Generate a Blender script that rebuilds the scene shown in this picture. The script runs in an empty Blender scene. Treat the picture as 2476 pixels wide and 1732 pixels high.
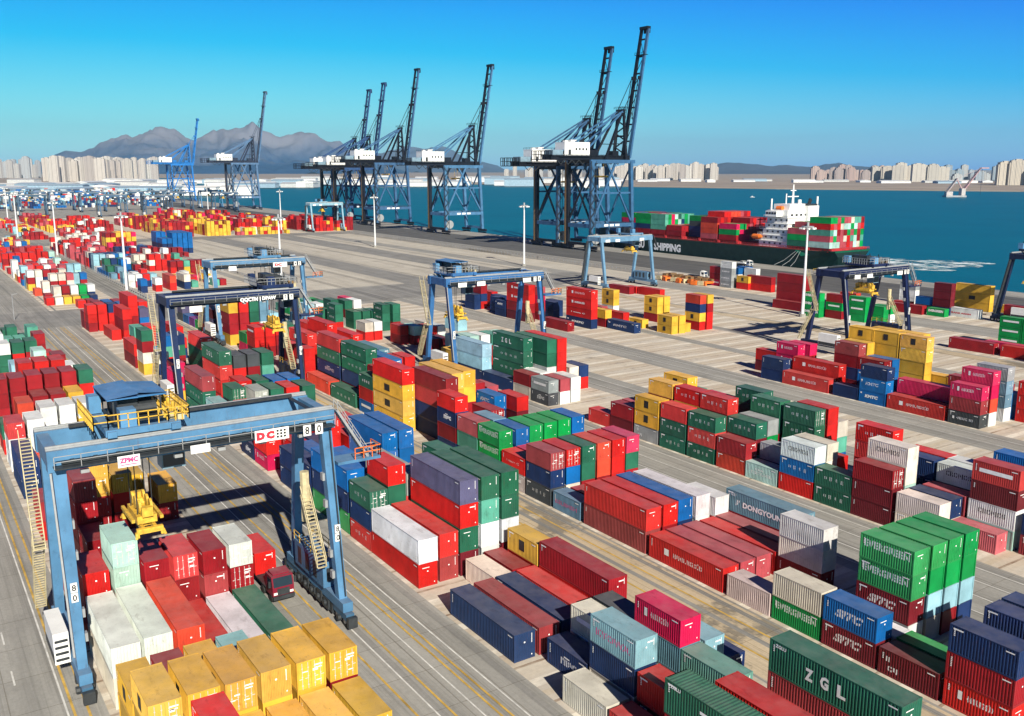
import bpy, math, random
from mathutils import Vector, Matrix
random.seed(11)
S = bpy.context.scene
COL = S.collection
rad = math.radians

# ---------------------------------------------------------------- camera, sky, sun, exposure
CAMH = 46.5
YAW, PITCH = -0.9836, 0.2002
cam_d = bpy.data.cameras.new('camera'); cam = bpy.data.objects.new('camera', cam_d); COL.objects.link(cam)
cam_d.sensor_width = 36; cam_d.lens = 36 * 2250 / 2476; cam_d.clip_start = 0.5; cam_d.clip_end = 90000
_F = Vector((math.sin(YAW) * math.cos(PITCH), math.cos(YAW) * math.cos(PITCH), -math.sin(PITCH)))
_R = Vector((math.cos(YAW), -math.sin(YAW), 0)); _U = _R.cross(_F)
cam.matrix_world = Matrix(((_R.x, _U.x, -_F.x, 0), (_R.y, _U.y, -_F.y, 0), (_R.z, _U.z, -_F.z, CAMH), (0, 0, 0, 1)))
S.camera = cam

SUN_EL, SUN_AZ = rad(31), rad(-12)          # towards the sun, angle from +X
sd = Vector((math.cos(SUN_EL) * math.cos(SUN_AZ), math.cos(SUN_EL) * math.sin(SUN_AZ), math.sin(SUN_EL)))
W = bpy.data.worlds.new('World'); S.world = W; W.use_nodes = True
nt = W.node_tree; nt.nodes.clear()
sky = nt.nodes.new('ShaderNodeTexSky'); sky.sky_type = 'NISHITA'; sky.sun_disc = False
sky.sun_elevation = SUN_EL; sky.sun_rotation = math.pi / 2 - SUN_AZ
sky.altitude = 0; sky.air_density = 1.0; sky.dust_density = 0.3; sky.ozone_density = 3.0
spc = nt.nodes.new('ShaderNodeSeparateColor'); cmb = nt.nodes.new('ShaderNodeCombineColor')     # clear, deep azure air
for ch_, (k_, c_) in enumerate(((.95, -4.2), (1.45, -4.4), (.2, 7.6))):
    ma_ = nt.nodes.new('ShaderNodeMath'); ma_.operation = 'MULTIPLY_ADD'; ma_.inputs[1].default_value = k_; ma_.inputs[2].default_value = c_
    mx_ = nt.nodes.new('ShaderNodeMath'); mx_.operation = 'MAXIMUM'; mx_.inputs[1].default_value = 0
    nt.links.new(spc.outputs[ch_], ma_.inputs[0]); nt.links.new(ma_.outputs[0], mx_.inputs[0]); nt.links.new(mx_.outputs[0], cmb.inputs[ch_])
bg = nt.nodes.new('ShaderNodeBackground'); bg.inputs['Strength'].default_value = 0.072
out = nt.nodes.new('ShaderNodeOutputWorld')
nt.links.new(sky.outputs[0], spc.inputs[0]); 
tcw = nt.nodes.new('ShaderNodeTexCoord'); sxw = nt.nodes.new('ShaderNodeSeparateXYZ'); mrw = nt.nodes.new('ShaderNodeMapRange'); scw = nt.nodes.new('ShaderNodeVectorMath'); scw.operation = 'SCALE'
mrw.inputs[1].default_value = .16; mrw.inputs[2].default_value = .42; mrw.inputs[3].default_value = 1; mrw.inputs[4].default_value = .06        # deeper overhead
nt.links.new(tcw.outputs['Generated'], sxw.inputs[0]); nt.links.new(sxw.outputs[2], mrw.inputs[0]); nt.links.new(mrw.outputs[0], scw.inputs['Scale'])
nt.links.new(cmb.outputs[0], scw.inputs[0]); nt.links.new(scw.outputs[0], bg.inputs['Color']); nt.links.new(bg.outputs[0], out.inputs[0])
sl = bpy.data.lights.new('sun', 'SUN'); sl.energy = 5.0; sl.angle = rad(0.5); sl.color = (1.0, 0.93, 0.80)
so = bpy.data.objects.new('sun', sl); COL.objects.link(so); so.rotation_euler = sd.to_track_quat('Z', 'Y').to_euler()
S.view_settings.view_transform = 'Standard'; S.view_settings.look = 'None'; S.view_settings.gamma = 1
S.view_settings.exposure = 0.62
S.cycles.max_bounces = 5; S.cycles.diffuse_bounces = 2; S.cycles.glossy_bounces = 2; S.cycles.use_denoising = True

# ---------------------------------------------------------------- helpers
class MB:
    def __init__(s): s.v = []; s.f = []
    def box(s, cx, cy, cz, sx, sy, sz):
        x, y, z = sx / 2, sy / 2, sz / 2; b = len(s.v)
        for dx, dy, dz in ((-x,-y,-z),(x,-y,-z),(x,y,-z),(-x,y,-z),(-x,-y,z),(x,-y,z),(x,y,z),(-x,y,z)):
            s.v.append((cx + dx, cy + dy, cz + dz))
        for q in ((0,3,2,1),(4,5,6,7),(0,1,5,4),(1,2,6,5),(2,3,7,6),(3,0,4,7)): s.f.append(tuple(b + i for i in q))
        return s
    def b2(s, x0, x1, y0, y1, z0, z1): return s.box((x0+x1)/2, (y0+y1)/2, (z0+z1)/2, x1-x0, y1-y0, z1-z0)
    def beam(s, p, q, w, h=None, w2=None, h2=None, up=(0, 0, 1)):
        h = w if h is None else h; w2 = w if w2 is None else w2; h2 = h if h2 is None else h2
        p = Vector(p); q = Vector(q); d = (q - p).normalized(); u = Vector(up)
        if abs(d.dot(u)) > .98: u = Vector((1, 0, 0))
        r = d.cross(u).normalized(); t = r.cross(d).normalized(); b = len(s.v)
        for c, ww, hh in ((p, w, h), (q, w2, h2)):
            for a, e in ((-1,-1),(1,-1),(1,1),(-1,1)): s.v.append(tuple(c + r * (a * ww / 2) + t * (e * hh / 2)))
        for k in ((0,1,2,3),(7,6,5,4),(0,4,5,1),(1,5,6,2),(2,6,7,3),(3,7,4,0)): s.f.append(tuple(b + i for i in k))
        return s
    def cyl(s, p, q, r, n=8, r2=None):
        r2 = r if r2 is None else r2
        p = Vector(p); q = Vector(q); d = (q - p).normalized(); u = Vector((0, 0, 1))
        if abs(d.dot(u)) > .98: u = Vector((1, 0, 0))
        a = d.cross(u).normalized(); t = a.cross(d); b = len(s.v)
        for c, rr in ((p, r), (q, r2)):
            for i in range(n):
                g = 2 * math.pi * i / n; s.v.append(tuple(c + a * (rr * math.cos(g)) + t * (rr * math.sin(g))))
        for i in range(n):
            j = (i + 1) % n; s.f.append((b + i, b + j, b + n + j, b + n + i))
        s.f.append(tuple(b + n - 1 - i for i in range(n))); s.f.append(tuple(b + n + i for i in range(n)))
        return s
    def prism(s, pts, z0, z1):
        b = len(s.v); n = len(pts)
        for z in (z0, z1):
            for x, y in pts: s.v.append((x, y, z))
        s.f.append(tuple(b + n - 1 - i for i in range(n))); s.f.append(tuple(b + n + i for i in range(n)))
        for i in range(n):
            j = (i + 1) % n; s.f.append((b + i, b + j, b + n + j, b + n + i))
        return s
    def quad(s, *p):
        b = len(s.v); s.v += [tuple(q) for q in p]; s.f.append(tuple(range(b, b + len(p)))); return s
    def rail(s, pts, h=1.1, step=2.0, t=.07):
        for a, b in zip(pts[:-1], pts[1:]):
            a = Vector(a); b = Vector(b)
            for k in (.55, 1): s.beam(a + Vector((0,0,h*k)), b + Vector((0,0,h*k)), t)
            n = max(1, int((b - a).length / step))
            for i in range(n + 1):
                c = a.lerp(b, i / n); s.beam(c, c + Vector((0, 0, h)), t)
        return s
    def stair(s, a, b, w, t=.06, side=(0, 1, 0)):
        a = Vector(a); b = Vector(b); sd_ = Vector(side) * (w / 2); n = max(2, int(abs(b.z - a.z) / .32))
        for k in (-1, 1):
            s.beam(a + sd_ * k, b + sd_ * k, .08, .25); s.beam(a + sd_ * k + Vector((0,0,1)), b + sd_ * k + Vector((0,0,1)), .07)
            for i in range(0, n + 1, 4):
                c = a.lerp(b, i / n) + sd_ * k; s.beam(c, c + Vector((0,0,1)), .06)
        for i in range(n + 1):
            c = a.lerp(b, i / n); s.beam(c - sd_, c + sd_, .26, .05)
        return s
    def mesh(s, name):
        m = bpy.data.meshes.new(name); m.from_pydata(s.v, [], s.f); m.update(); return m

def link(name, me, mat=None, parent=None, color=None, kind=None):
    o = bpy.data.objects.new(name, me)
    if mat and me and not me.materials: me.materials.append(mat)
    COL.objects.link(o)
    if parent: o.parent = parent
    if color: o.color = (*color, 1)
    if kind: o['kind'] = kind
    return o
def obj(name, mb, mat, parent=None, color=None, kind=None): return link(name, mb.mesh(name), mat, parent, color, kind)
def tag(o, label, cat, group=None):
    o['label'] = label; o['category'] = cat
    if group: o['group'] = group
    return o
def thing(name, label, cat, loc=(0, 0, 0), rz=0, group=None):
    o = bpy.data.objects.new(name, None); COL.objects.link(o); o.location = loc; o.rotation_euler = (0, 0, rz); o.empty_display_size = .5
    return tag(o, label, cat, group)
def dup(o, parent=None, recolor=None):
    c = o.copy(); COL.objects.link(c); c.parent = parent
    if recolor and tuple(round(k, 3) for k in o.color[:3]) in recolor: c.color = (*recolor[tuple(round(k, 3) for k in o.color[:3])], 1)
    for ch in list(o.children): dup(ch, c, recolor)
    return c

# ---------------------------------------------------------------- materials
def newmat(name):
    m = bpy.data.materials.new(name); m.use_nodes = True; n = m.node_tree; return m, n, n.nodes['Principled BSDF']
def N(n, t, **kw):
    k = n.nodes.new(t)
    for a, b in kw.items():
        if a in k.inputs: k.inputs[a].default_value = b
        else: setattr(k, a, b)
    return k
def mixc(n, f, a, b, mode='MIX'):
    k = n.nodes.new('ShaderNodeMix'); k.data_type = 'RGBA'; k.blend_type = mode
    for s, v in ((0, f), (6, a), (7, b)):
        if hasattr(v, 'default_value') or hasattr(v, 'is_linked'): n.links.new(v, k.inputs[s])
        elif s == 0: k.inputs[0].default_value = v
        else: k.inputs[s].default_value = (*v, 1)
    return k.outputs[2]
def ramp(n, src, lo, hi, a=0., b=1.):
    k = n.nodes.new('ShaderNodeMapRange'); k.inputs[1].default_value = lo; k.inputs[2].default_value = hi; k.inputs[3].default_value = a; k.inputs[4].default_value = b
    n.links.new(src, k.inputs[0]); return k.outputs[0]
def coords(n, scale=(1, 1, 1), kind='Object', rnd=False):
    tc = n.nodes.new('ShaderNodeTexCoord'); mp = n.nodes.new('ShaderNodeMapping'); mp.inputs['Scale'].default_value = scale
    n.links.new(tc.outputs[kind], mp.inputs[0])
    if rnd:
        oi = n.nodes.new('ShaderNodeObjectInfo'); vm = n.nodes.new('ShaderNodeVectorMath'); vm.operation = 'SCALE'
        cb = n.nodes.new('ShaderNodeCombineXYZ')
        for i in range(3): n.links.new(oi.outputs['Random'], cb.inputs[i])
        n.links.new(cb.outputs[0], vm.inputs[0]); vm.inputs['Scale'].default_value = 97.
        n.links.new(vm.outputs[0], mp.inputs[1])
    return mp.outputs[0]
def noise(n, vec, sc, det=4, rough=.6):
    k = n.nodes.new('ShaderNodeTexNoise'); k.inputs['Scale'].default_value = sc; k.inputs['Detail'].default_value = det; k.inputs['Roughness'].default_value = rough
    n.links.new(vec, k.inputs['Vector']); return k.outputs['Fac']

def paint(name, src='obj', rough=.5, wear=.5, dust=.25, fixed=None):
    m, n, b = newmat(name)
    if src == 'obj': c = N(n, 'ShaderNodeObjectInfo').outputs['Color']
    elif src == 'attr':
        a = N(n, 'ShaderNodeAttribute'); a.attribute_name = 'paint'; c = a.outputs['Color']
    else:
        r_ = N(n, 'ShaderNodeRGB'); r_.outputs[0].default_value = (*fixed, 1); c = r_.outputs[0]
    v = coords(n, (1, 1, 1), 'Object', src == 'obj')
    big = noise(n, v, .35, 3)
    c = mixc(n, 1.0, c, mixc(n, ramp(n, big, .3, .7), (.74, .74, .74), (1.12, 1.12, 1.12)), 'MULTIPLY')
    vs = coords(n, (2.2, 2.2, .35), 'Object', src == 'obj')
    st = noise(n, vs, 1.6, 5, .7)
    c = mixc(n, ramp(n, st, .58, .76, 0, wear), c, (.10, .045, .03))
    g = N(n, 'ShaderNodeNewGeometry'); sx = N(n, 'ShaderNodeSeparateXYZ'); n.links.new(g.outputs['Normal'], sx.inputs[0])
    up = ramp(n, sx.outputs[2], .85, .95)
    du = noise(n, v, .8, 4)
    mm = N(n, 'ShaderNodeMath', operation='MULTIPLY'); n.links.new(up, mm.inputs[0]); n.links.new(ramp(n, du, .35, .7, dust * .4, dust), mm.inputs[1])
    c = mixc(n, mm.outputs[0], c, (.52, .46, .44))
    gr = noise(n, coords(n, (.45, 1.1, 1), 'Object', src == 'obj'), 1.0, 6, .75)                  # grime and patched paint
    c = mixc(n, ramp(n, gr, .56, .68, 0, wear * .9), c, mixc(n, 1., c, (.45, .40, .38), 'MULTIPLY'))
    sc_ = noise(n, coords(n, (.25, 6, 6), 'Object', src == 'obj'), 1.0, 4, .8)
    c = mixc(n, ramp(n, sc_, .68, .74, 0, wear * .35), c, (.50, .46, .42))                           # scrapes
    n.links.new(c, b.inputs['Base Color']); b.inputs['Roughness'].default_value = rough
    b.inputs['Specular IOR Level'].default_value = .2
    return m
M_CONT = paint('container_paint', 'obj', .5, .5, .15)
M_STUFF = paint('container_paint_far', 'attr', .55, .15, .18)
M_STEEL = paint('crane_paint', 'obj', .45, .4, .16)
def plain(name, c, rough=.6, metal=0., var=.12, sc=1.5, spec=.4):
    m, n, b = newmat(name); v = coords(n)
    k = noise(n, v, sc, 5)
    n.links.new(mixc(n, ramp(n, k, .3, .7), tuple(x * (1 - var) for x in c), tuple(min(1, x * (1 + var)) for x in c)), b.inputs['Base Color'])
    b.inputs['Roughness'].default_value = rough; b.inputs['Metallic'].default_value = metal; b.inputs['Specular IOR Level'].default_value = spec
    return m
M_WHITE = plain('white_lettering', (.82, .82, .82), .5, 0, .1)
M_BLACK = plain('black_lettering', (.02, .02, .02), .5)
M_REDL = plain('red_lettering', (.6, .03, .05), .5)
M_PINK = plain('pink_lettering', (.65, .05, .22), .5)
M_GREYST = plain('galvanised_steel', (.34, .35, .36), .45, .2)
M_BARS = plain('locking_bar_steel', (.55, .55, .53), .45, .1)
M_DARK = plain('dark_steel', (.03, .035, .04), .5, 0, .3)
M_RUBBER = plain('tyre_rubber', (.02, .02, .02), .85)
M_GLASS = plain('window_glass', (.02, .035, .05), .08, 0, .05, 1, .6)
M_YEL = plain('safety_yellow_paint', (.62, .38, .045), .55, 0, .35, 2)
M_ORANGE = plain('orange_paint', (.75, .16, .02), .5, 0, .15)
M_WPAINT = plain('white_paint', (.80, .80, .78), .45, 0, .08, .5)
M_CREAM = plain('pale_yellow_paint', (.50, .43, .26), .6, 0, .25)
M_MAST = plain('white_mast_paint', (.72, .73, .74), .4, .1, .06)
M_BRONZE = plain('brown_lattice_paint', (.20, .12, .05), .6, 0, .3)

# ---------------------------------------------------------------- ground, water, land
def ground_mat(name, c1, c2, c3, stretch=(.02, .35, 1), fine=.6, crisp=0):
    m, n, b = newmat(name)
    v = coords(n, stretch, 'Object'); k = noise(n, v, 1.0, 6, .65)
    c = mixc(n, ramp(n, k, .32, .68), c1, c2)
    v2 = coords(n, (1, 1, 1), 'Object'); k2 = noise(n, v2, .09, 5, .7)
    c = mixc(n, ramp(n, k2, .55, .60, 0, .8) if crisp else ramp(n, k2, .52, .72, 0, .6), c, c3)
    k3 = noise(n, v2, 2.5, 4, .7)
    c = mixc(n, 1., c, mixc(n, ramp(n, k3, .2, .8), (1 - fine * .25,) * 3, (1 + fine * .2,) * 3), 'MULTIPLY')
    if fine:
        tt = noise(n, coords(n, (.012, 1.5, 1), 'Object'), 1.0, 5, .75); c = mixc(n, ramp(n, tt, .52, .70, 0, .55), c, tuple(x * .55 for x in c3))     # tyre marks along the lanes
        kk = noise(n, v2, .35, 6, .8); c = mixc(n, ramp(n, kk, .60, .72, 0, .5), c, tuple(x * .5 for x in c3))                                        # oil spots
        br = N(n, 'ShaderNodeTexBrick'); br.offset = 0; br.inputs['Scale'].default_value = 1.0; br.inputs['Brick Width'].default_value = 6.5; br.inputs['Row Height'].default_value = 4.2; br.inputs['Mortar Size'].default_value = .05
        br.inputs['Color1'].default_value = (1, 1, 1, 1); br.inputs['Color2'].default_value = (.86, .86, .86, 1); br.inputs['Mortar'].default_value = (.55, .52, .48, 1); br.inputs['Bias'].default_value = .2
        n.links.new(v2, br.inputs['Vector']); c = mixc(n, .75, c, mixc(n, 1., c, br.outputs['Color'], 'MULTIPLY'))
    n.links.new(c, b.inputs['Base Color']); b.inputs['Roughness'].default_value = .9; b.inputs['Specular IOR Level'].default_value = .2
    return m
M_LANE = ground_mat('worn_concrete_lane', (.265, .258, .240), (.405, .392, .362), (.195, .19, .178))
M_ASPH = ground_mat('dark_asphalt', (.09, .09, .092), (.15, .15, .15), (.07, .07, .07))
M_GREYR = ground_mat('grey_asphalt', (.22, .215, .205), (.33, .32, .30), (.16, .155, .15))
M_SAND = ground_mat('sandy_concrete', (.46, .37, .255), (.60, .50, .36), (.20, .18, .15), (.03, .2, 1), .6, 1)
M_PALE = ground_mat('pale_concrete', (.47, .43, .365), (.59, .55, .475), (.36, .33, .285), (.015, .25, 1))
def pad_mat():
    m, n, b = newmat('container_pad')
    tc = N(n, 'ShaderNodeTexCoord'); sx = N(n, 'ShaderNodeSeparateXYZ'); n.links.new(tc.outputs['Object'], sx.inputs[0])
    v = coords(n, (1, .06, 1), 'Object'); w = noise(n, v, .5, 3)
    def stripe(period, width, off):
        a = N(n, 'ShaderNodeMath', operation='ADD'); n.links.new(sx.outputs[0], a.inputs[0]); a.inputs[1].default_value = off
        a2 = N(n, 'ShaderNodeMath', operation='DIVIDE'); n.links.new(a.outputs[0], a2.inputs[0]); a2.inputs[1].default_value = period
        f = N(n, 'ShaderNodeMath', operation='FRACT'); n.links.new(a2.outputs[0], f.inputs[0])
        l = N(n, 'ShaderNodeMath', operation='LESS_THAN'); n.links.new(f.outputs[0], l.inputs[0]); l.inputs[1].default_value = width / period
        return l.outputs[0]
    base = mixc(n, ramp(n, w, .35, .65), (.46, .38, .30), (.57, .51, .42))
    v2 = coords(n, (.35, .12, 1), 'Object'); k2 = noise(n, v2, .4, 5, .7)
    base = mixc(n, ramp(n, k2, .45, .65, 0, .8), base, (.53, .50, .45))
    def worn(s_, sc):
        mm = N(n, 'ShaderNodeMath', operation='MULTIPLY'); n.links.new(s_, mm.inputs[0]); n.links.new(ramp(n, noise(n, coords(n, (.3, .09, 1), 'Object'), sc, 5, .75), .38, .58, .15, 1), mm.inputs[1]); return mm.outputs[0]
    c = mixc(n, worn(stripe(6.5, 1.3, 1000.6), 1.0), base, (.70, .65, .56))
    c = mixc(n, worn(stripe(6.5, .35, 1003.2), 1.7), c, (.24, .17, .12)); c = mixc(n, worn(stripe(6.5, .9, 1005.0), 2.3), c, (.49, .415, .315))
    v3 = coords(n, (1, 1, 1), 'Object'); k3 = noise(n, v3, 1.3, 5, .7)
    c = mixc(n, 1., c, mixc(n, ramp(n, k3, .2, .8), (.85,) * 3, (1.12,) * 3), 'MULTIPLY')
    k4 = noise(n, v3, .12, 4, .7); c = mixc(n, ramp(n, k4, .58, .75, 0, .6), c, (.18, .16, .14))
    n.links.new(c, b.inputs['Base Color']); b.inputs['Roughness'].default_value = .92; b.inputs['Specular IOR Level'].default_value = .15
    return m
M_PAD = pad_mat()
M_LINEW = plain('white_road_paint', (.62, .61, .58), .8, 0, .25, .8)
M_LINEY = plain('yellow_road_paint', (.50, .32, .07), .85, 0, .4, .5)
M_LINED = plain('rail_steel_dark', (.07, .065, .06), .6, .2, .3)

def sheet(name, x0, x1, y0, y1, z, m):
    return obj(name, MB().quad((x0, y0, z), (x1, y0, z), (x1, y1, z), (x0, y1, z)), m, kind='structure')
QUAY = [(400, 350), (-120, 359), (-300, 362), (-620, 368), (-1000, 382), (-1500, 396), (-1760, 400)]
gm = MB(); gm.prism([(400, -900)] + QUAY + [(-2000, 330), (-2600, -400), (-2600, -900)], -6, 0)
obj('terminal_ground', gm, M_LANE, kind='structure')
# sea
def sea_mat():
    m, n, b = newmat('sea_water')
    v = coords(n, (1, 1, 1), 'Object'); k = noise(n, v, .012, 4); k2 = noise(n, coords(n, (.004, .02, 1)), 1, 4)
    c = mixc(n, ramp(n, k, .3, .7), (.0, .092, .145), (.0, .122, .175)); c = mixc(n, ramp(n, k2, .4, .7, 0, .5), c, (.0, .13, .185))
    n.links.new(c, b.inputs['Base Color']); b.inputs['Roughness'].default_value = .4; b.inputs['Specular IOR Level'].default_value = .04
    bp = N(n, 'ShaderNodeBump'); bp.inputs['Strength'].default_value = .6; bp.inputs['Distance'].default_value = .5
    n.links.new(noise(n, v, .22, 5, .65), bp.inputs['Height']); n.links.new(bp.outputs[0], b.inputs['Normal'])
    return m
obj('sea', MB().quad((-60000, -20000, -4), (30000, -20000, -4), (30000, 60000, -4), (-60000, 60000, -4)), sea_mat(), kind='structure')
# white water left by a tug
def foam_mat():
    m, n, b = newmat('white_water')
    v = coords(n, (.13, .17, 1)); k = noise(n, v, 1.0, 8, .75)
    n.links.new(mixc(n, ramp(n, k, .43, .54), (.02, .20, .25), (.75, .82, .85)), b.inputs['Base Color'])
    tr = N(n, 'ShaderNodeBsdfTransparent'); mx = N(n, 'ShaderNodeMixShader'); 
    k2 = noise(n, coords(n, (.06, .08, 1)), 1.0, 6, .72)
    n.links.new(ramp(n, k2, .42, .54), mx.inputs[0]); n.links.new(tr.outputs[0], mx.inputs[1]); n.links.new(b.outputs[0], mx.inputs[2])
    n.links.new(mx.outputs[0], n.nodes['Material Output'].inputs[0]); b.inputs['Roughness'].default_value = .7
    return m
fm = foam_mat()
wk = MB()
for (cx, cy, rx, ry, a) in ((-304, 481, 34, 10, .57), (-283, 442, 17, 8, .45), (-300, 462, 34, 19, .60), (-318, 458, 12, 8, .3)):
    wk.quad(*[(cx + rx * math.cos(t) * math.cos(a) - ry * math.sin(t) * math.sin(a), cy + rx * math.cos(t) * math.sin(a) + ry * math.sin(t) * math.cos(a), -3.9 + .02 * len(wk.f)) for t in [2 * math.pi * i / 28 for i in range(28)]])
obj('white_water', wk, fm, kind='stuff')

# far shore
M_LAND = plain('bare_shore_ground', (.30, .25, .21), .95, 0, .18, .004, .1)
M_BEACH = plain('beach_sand', (.40, .34, .27), .95, 0, .12, .01, .1)
SH = [(3000, 2900), (400, 2560), (-1146, 2150), (-1641, 1904), (-2693, 1660), (-3857, 1346), (-6000, 1310), (-3500, 764), (-1830, 402)]
obj('far_shore', MB().prism(SH + [(-2000, 330), (-2600, -400), (-2600, -900), (-60000, -20000), (-60000, 60000), (3000, 60000)], -6, -2.5), M_LAND, kind='structure')
bm_ = MB()
for (a, b) in zip(SH[:5], SH[1:6]):
    bm_.quad((a[0], a[1], -2.3), (b[0], b[1], -2.3), (b[0] - 15, b[1] + 60, -2.25), (a[0] - 15, a[1] + 60, -2.25))
obj('beach', bm_, M_BEACH, kind='structure')

# pads, lanes, markings
B1, B2, B3, B4, B5, B6 = 12., 45.45, 73.24, 106., 161.5, 183.6
for x0, x1, y0, y1 in ((-300, 60, B1 - .6, 29.3), (-300, 60, B2 - .6, 62.8), (-300, 60, B3 - .6, 90.6), (-290, 60, B4 - .6, 123.4), (-300, 60, 133, 150.5),
                       (-300, 40, B5 - .6, 179), (-300, 30, B6 - .6, 201), (-300, -40, 205, 222), (-310, -60, 228, 256), (-320, -80, 271, 300),
                       (-640, -340, 42, 66), (-640, -350, 77, 95), (-640, -365, 98, 122), (-1000, -670, 90, 118), (-1000, -670, 140, 190), (-1000, -660, 200, 262), (-800, -650, 266, 298)):
    sheet('container_pad', x0, x1, y0, y1, .012, M_PAD)
sheet('sandy_lane', -300, 40, 63.2, 72.3, .012, M_SAND)
sheet('sandy_lane', -300, 40, 205, 227, .006, M_SAND)
sheet('pale_yard', -650, -345, 126, 252, .010, M_PALE)
sheet('pale_yard', -640, -300, 262, 282, .016, M_PALE)
sheet('cross_road', -342, -306, -40, 262, .024, M_GREYR)
sheet('cross_road', -668, -642, 60, 300, .024, M_GREYR)
sheet('service_road', -1700, 200, 302, 345, .020, M_ASPH)
sheet('service_road', -1000, 100, 284, 300, .008, M_GREYR)
sheet('service_road', -642, -342, 176, 192, .026, M_GREYR)
sheet('service_road', -642, -342, 222, 240, .026, M_GREYR)
def lines(name, ys, x0, x1, w, m, z=.04):
    mb = MB()
    for y in ys: mb.quad((x0, y - w/2, z), (x1, y - w/2, z), (x1, y + w/2, z), (x0, y + w/2, z))
    obj(name, mb, m, kind='structure')
lines('white_lane_line', (8.4, 35.2, 38.5, 41.7, 92.6, 96.2, 99.9, 103.4, 126.2, 129.8, 154.5, 158.2), -304, 60, .16, M_LINEW)
lines('yellow_lane_line', (8.9, 10.0, 39.7, 40.5, 36.4, 33.6, 31.2), -304, 60, .22, M_LINEY)
lines('yellow_lane_line', (66.2, 69.8), -300, 60, .25, M_LINEY, .03)
dm = MB()
for i in range(40):
    x = -300 + i * 9
    for y in (5.0, -2.0): dm.quad((x, y, .04), (x + 3, y, .04), (x + 3, y + .16, .04), (x, y + .16, .04))
obj('white_lane_dash', dm, M_LINEW, kind='structure')
lines('crane_wheel_track', (10.3, 35.6, 43.7, 68.4, 71.5, 96.4, 104.2, 129.0), -640, 60, .7, M_GREYR, .02)
lines('railway_track', (69.6, 71.1, 73.2, 74.7), -1000, -345, .25, M_LINED, .05)
lines('railway_track', (148, 149.5, 166, 167.5, 193, 194.5, 212, 213.5, 246, 247.5), -1000, -300, .28, M_LINED, .05)
lines('crane_rail', (338, ), -1700, 100, .5, M_LINED, .05)

# ---------------------------------------------------------------- shipping containers
PAL = dict(r=(.54, .014, .012), R=(.28, .010, .016), m=(.145, .010, .018), o=(.60, .06, .03), p=(.60, .010, .085), P=(.42, .07, .09), g=(.002, .28, .062),
           G=(.018, .12, .072), t=(.09, .34, .25), T=(.40, .62, .56), n=(.010, .030, .11), b=(.004, .115, .37), l=(.26, .47, .56), w=(.70, .72, .71), W=(.66, .60, .52),
           y=(.72, .415, .045), k=(.055, .062, .07), e=(.30, .32, .33), u=(.10, .09, .18), v=(.16, .03, .22), a=(.12, .24, .34))
CN = dict(r='bright red', R='dark red', m='maroon', o='orange red', p='crimson', P='faded pink', g='bright green', G='dark green', t='teal green', T='mint green', n='navy blue', b='mid blue',
          l='light blue', w='white', W='cream', y='yellow', k='charcoal', e='grey', u='purple grey', v='violet', a='slate blue')
L20, L40, H20, H40 = 6.06, 12.19, 2.59, 2.89
WID = 2.44
def corr(mb, along, n, y, z0, z1, d, x0, x1, axis='x', sgn=-1):
    """trapezoid corrugated sheet between x0..x1 at coordinate y (outer face), sgn = outward direction"""
    pts = []; p = (x1 - x0) / n
    for i in range(n):
        a = x0 + i * p
        pts += [(a, 0), (a + p * .34, 0), (a + p * .5, 1), (a + p * .84, 1)]
    pts.append((x1, 0)); b = len(mb.v)
    for a, q in pts:
        yy = y - sgn * d * q
        for z in (z0, z1): mb.v.append((a, yy, z) if axis == 'x' else (yy, a, z))
    for i in range(len(pts) - 1): mb.f.append((b + 2*i, b + 2*i + 2, b + 2*i + 3, b + 2*i + 1))
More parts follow.
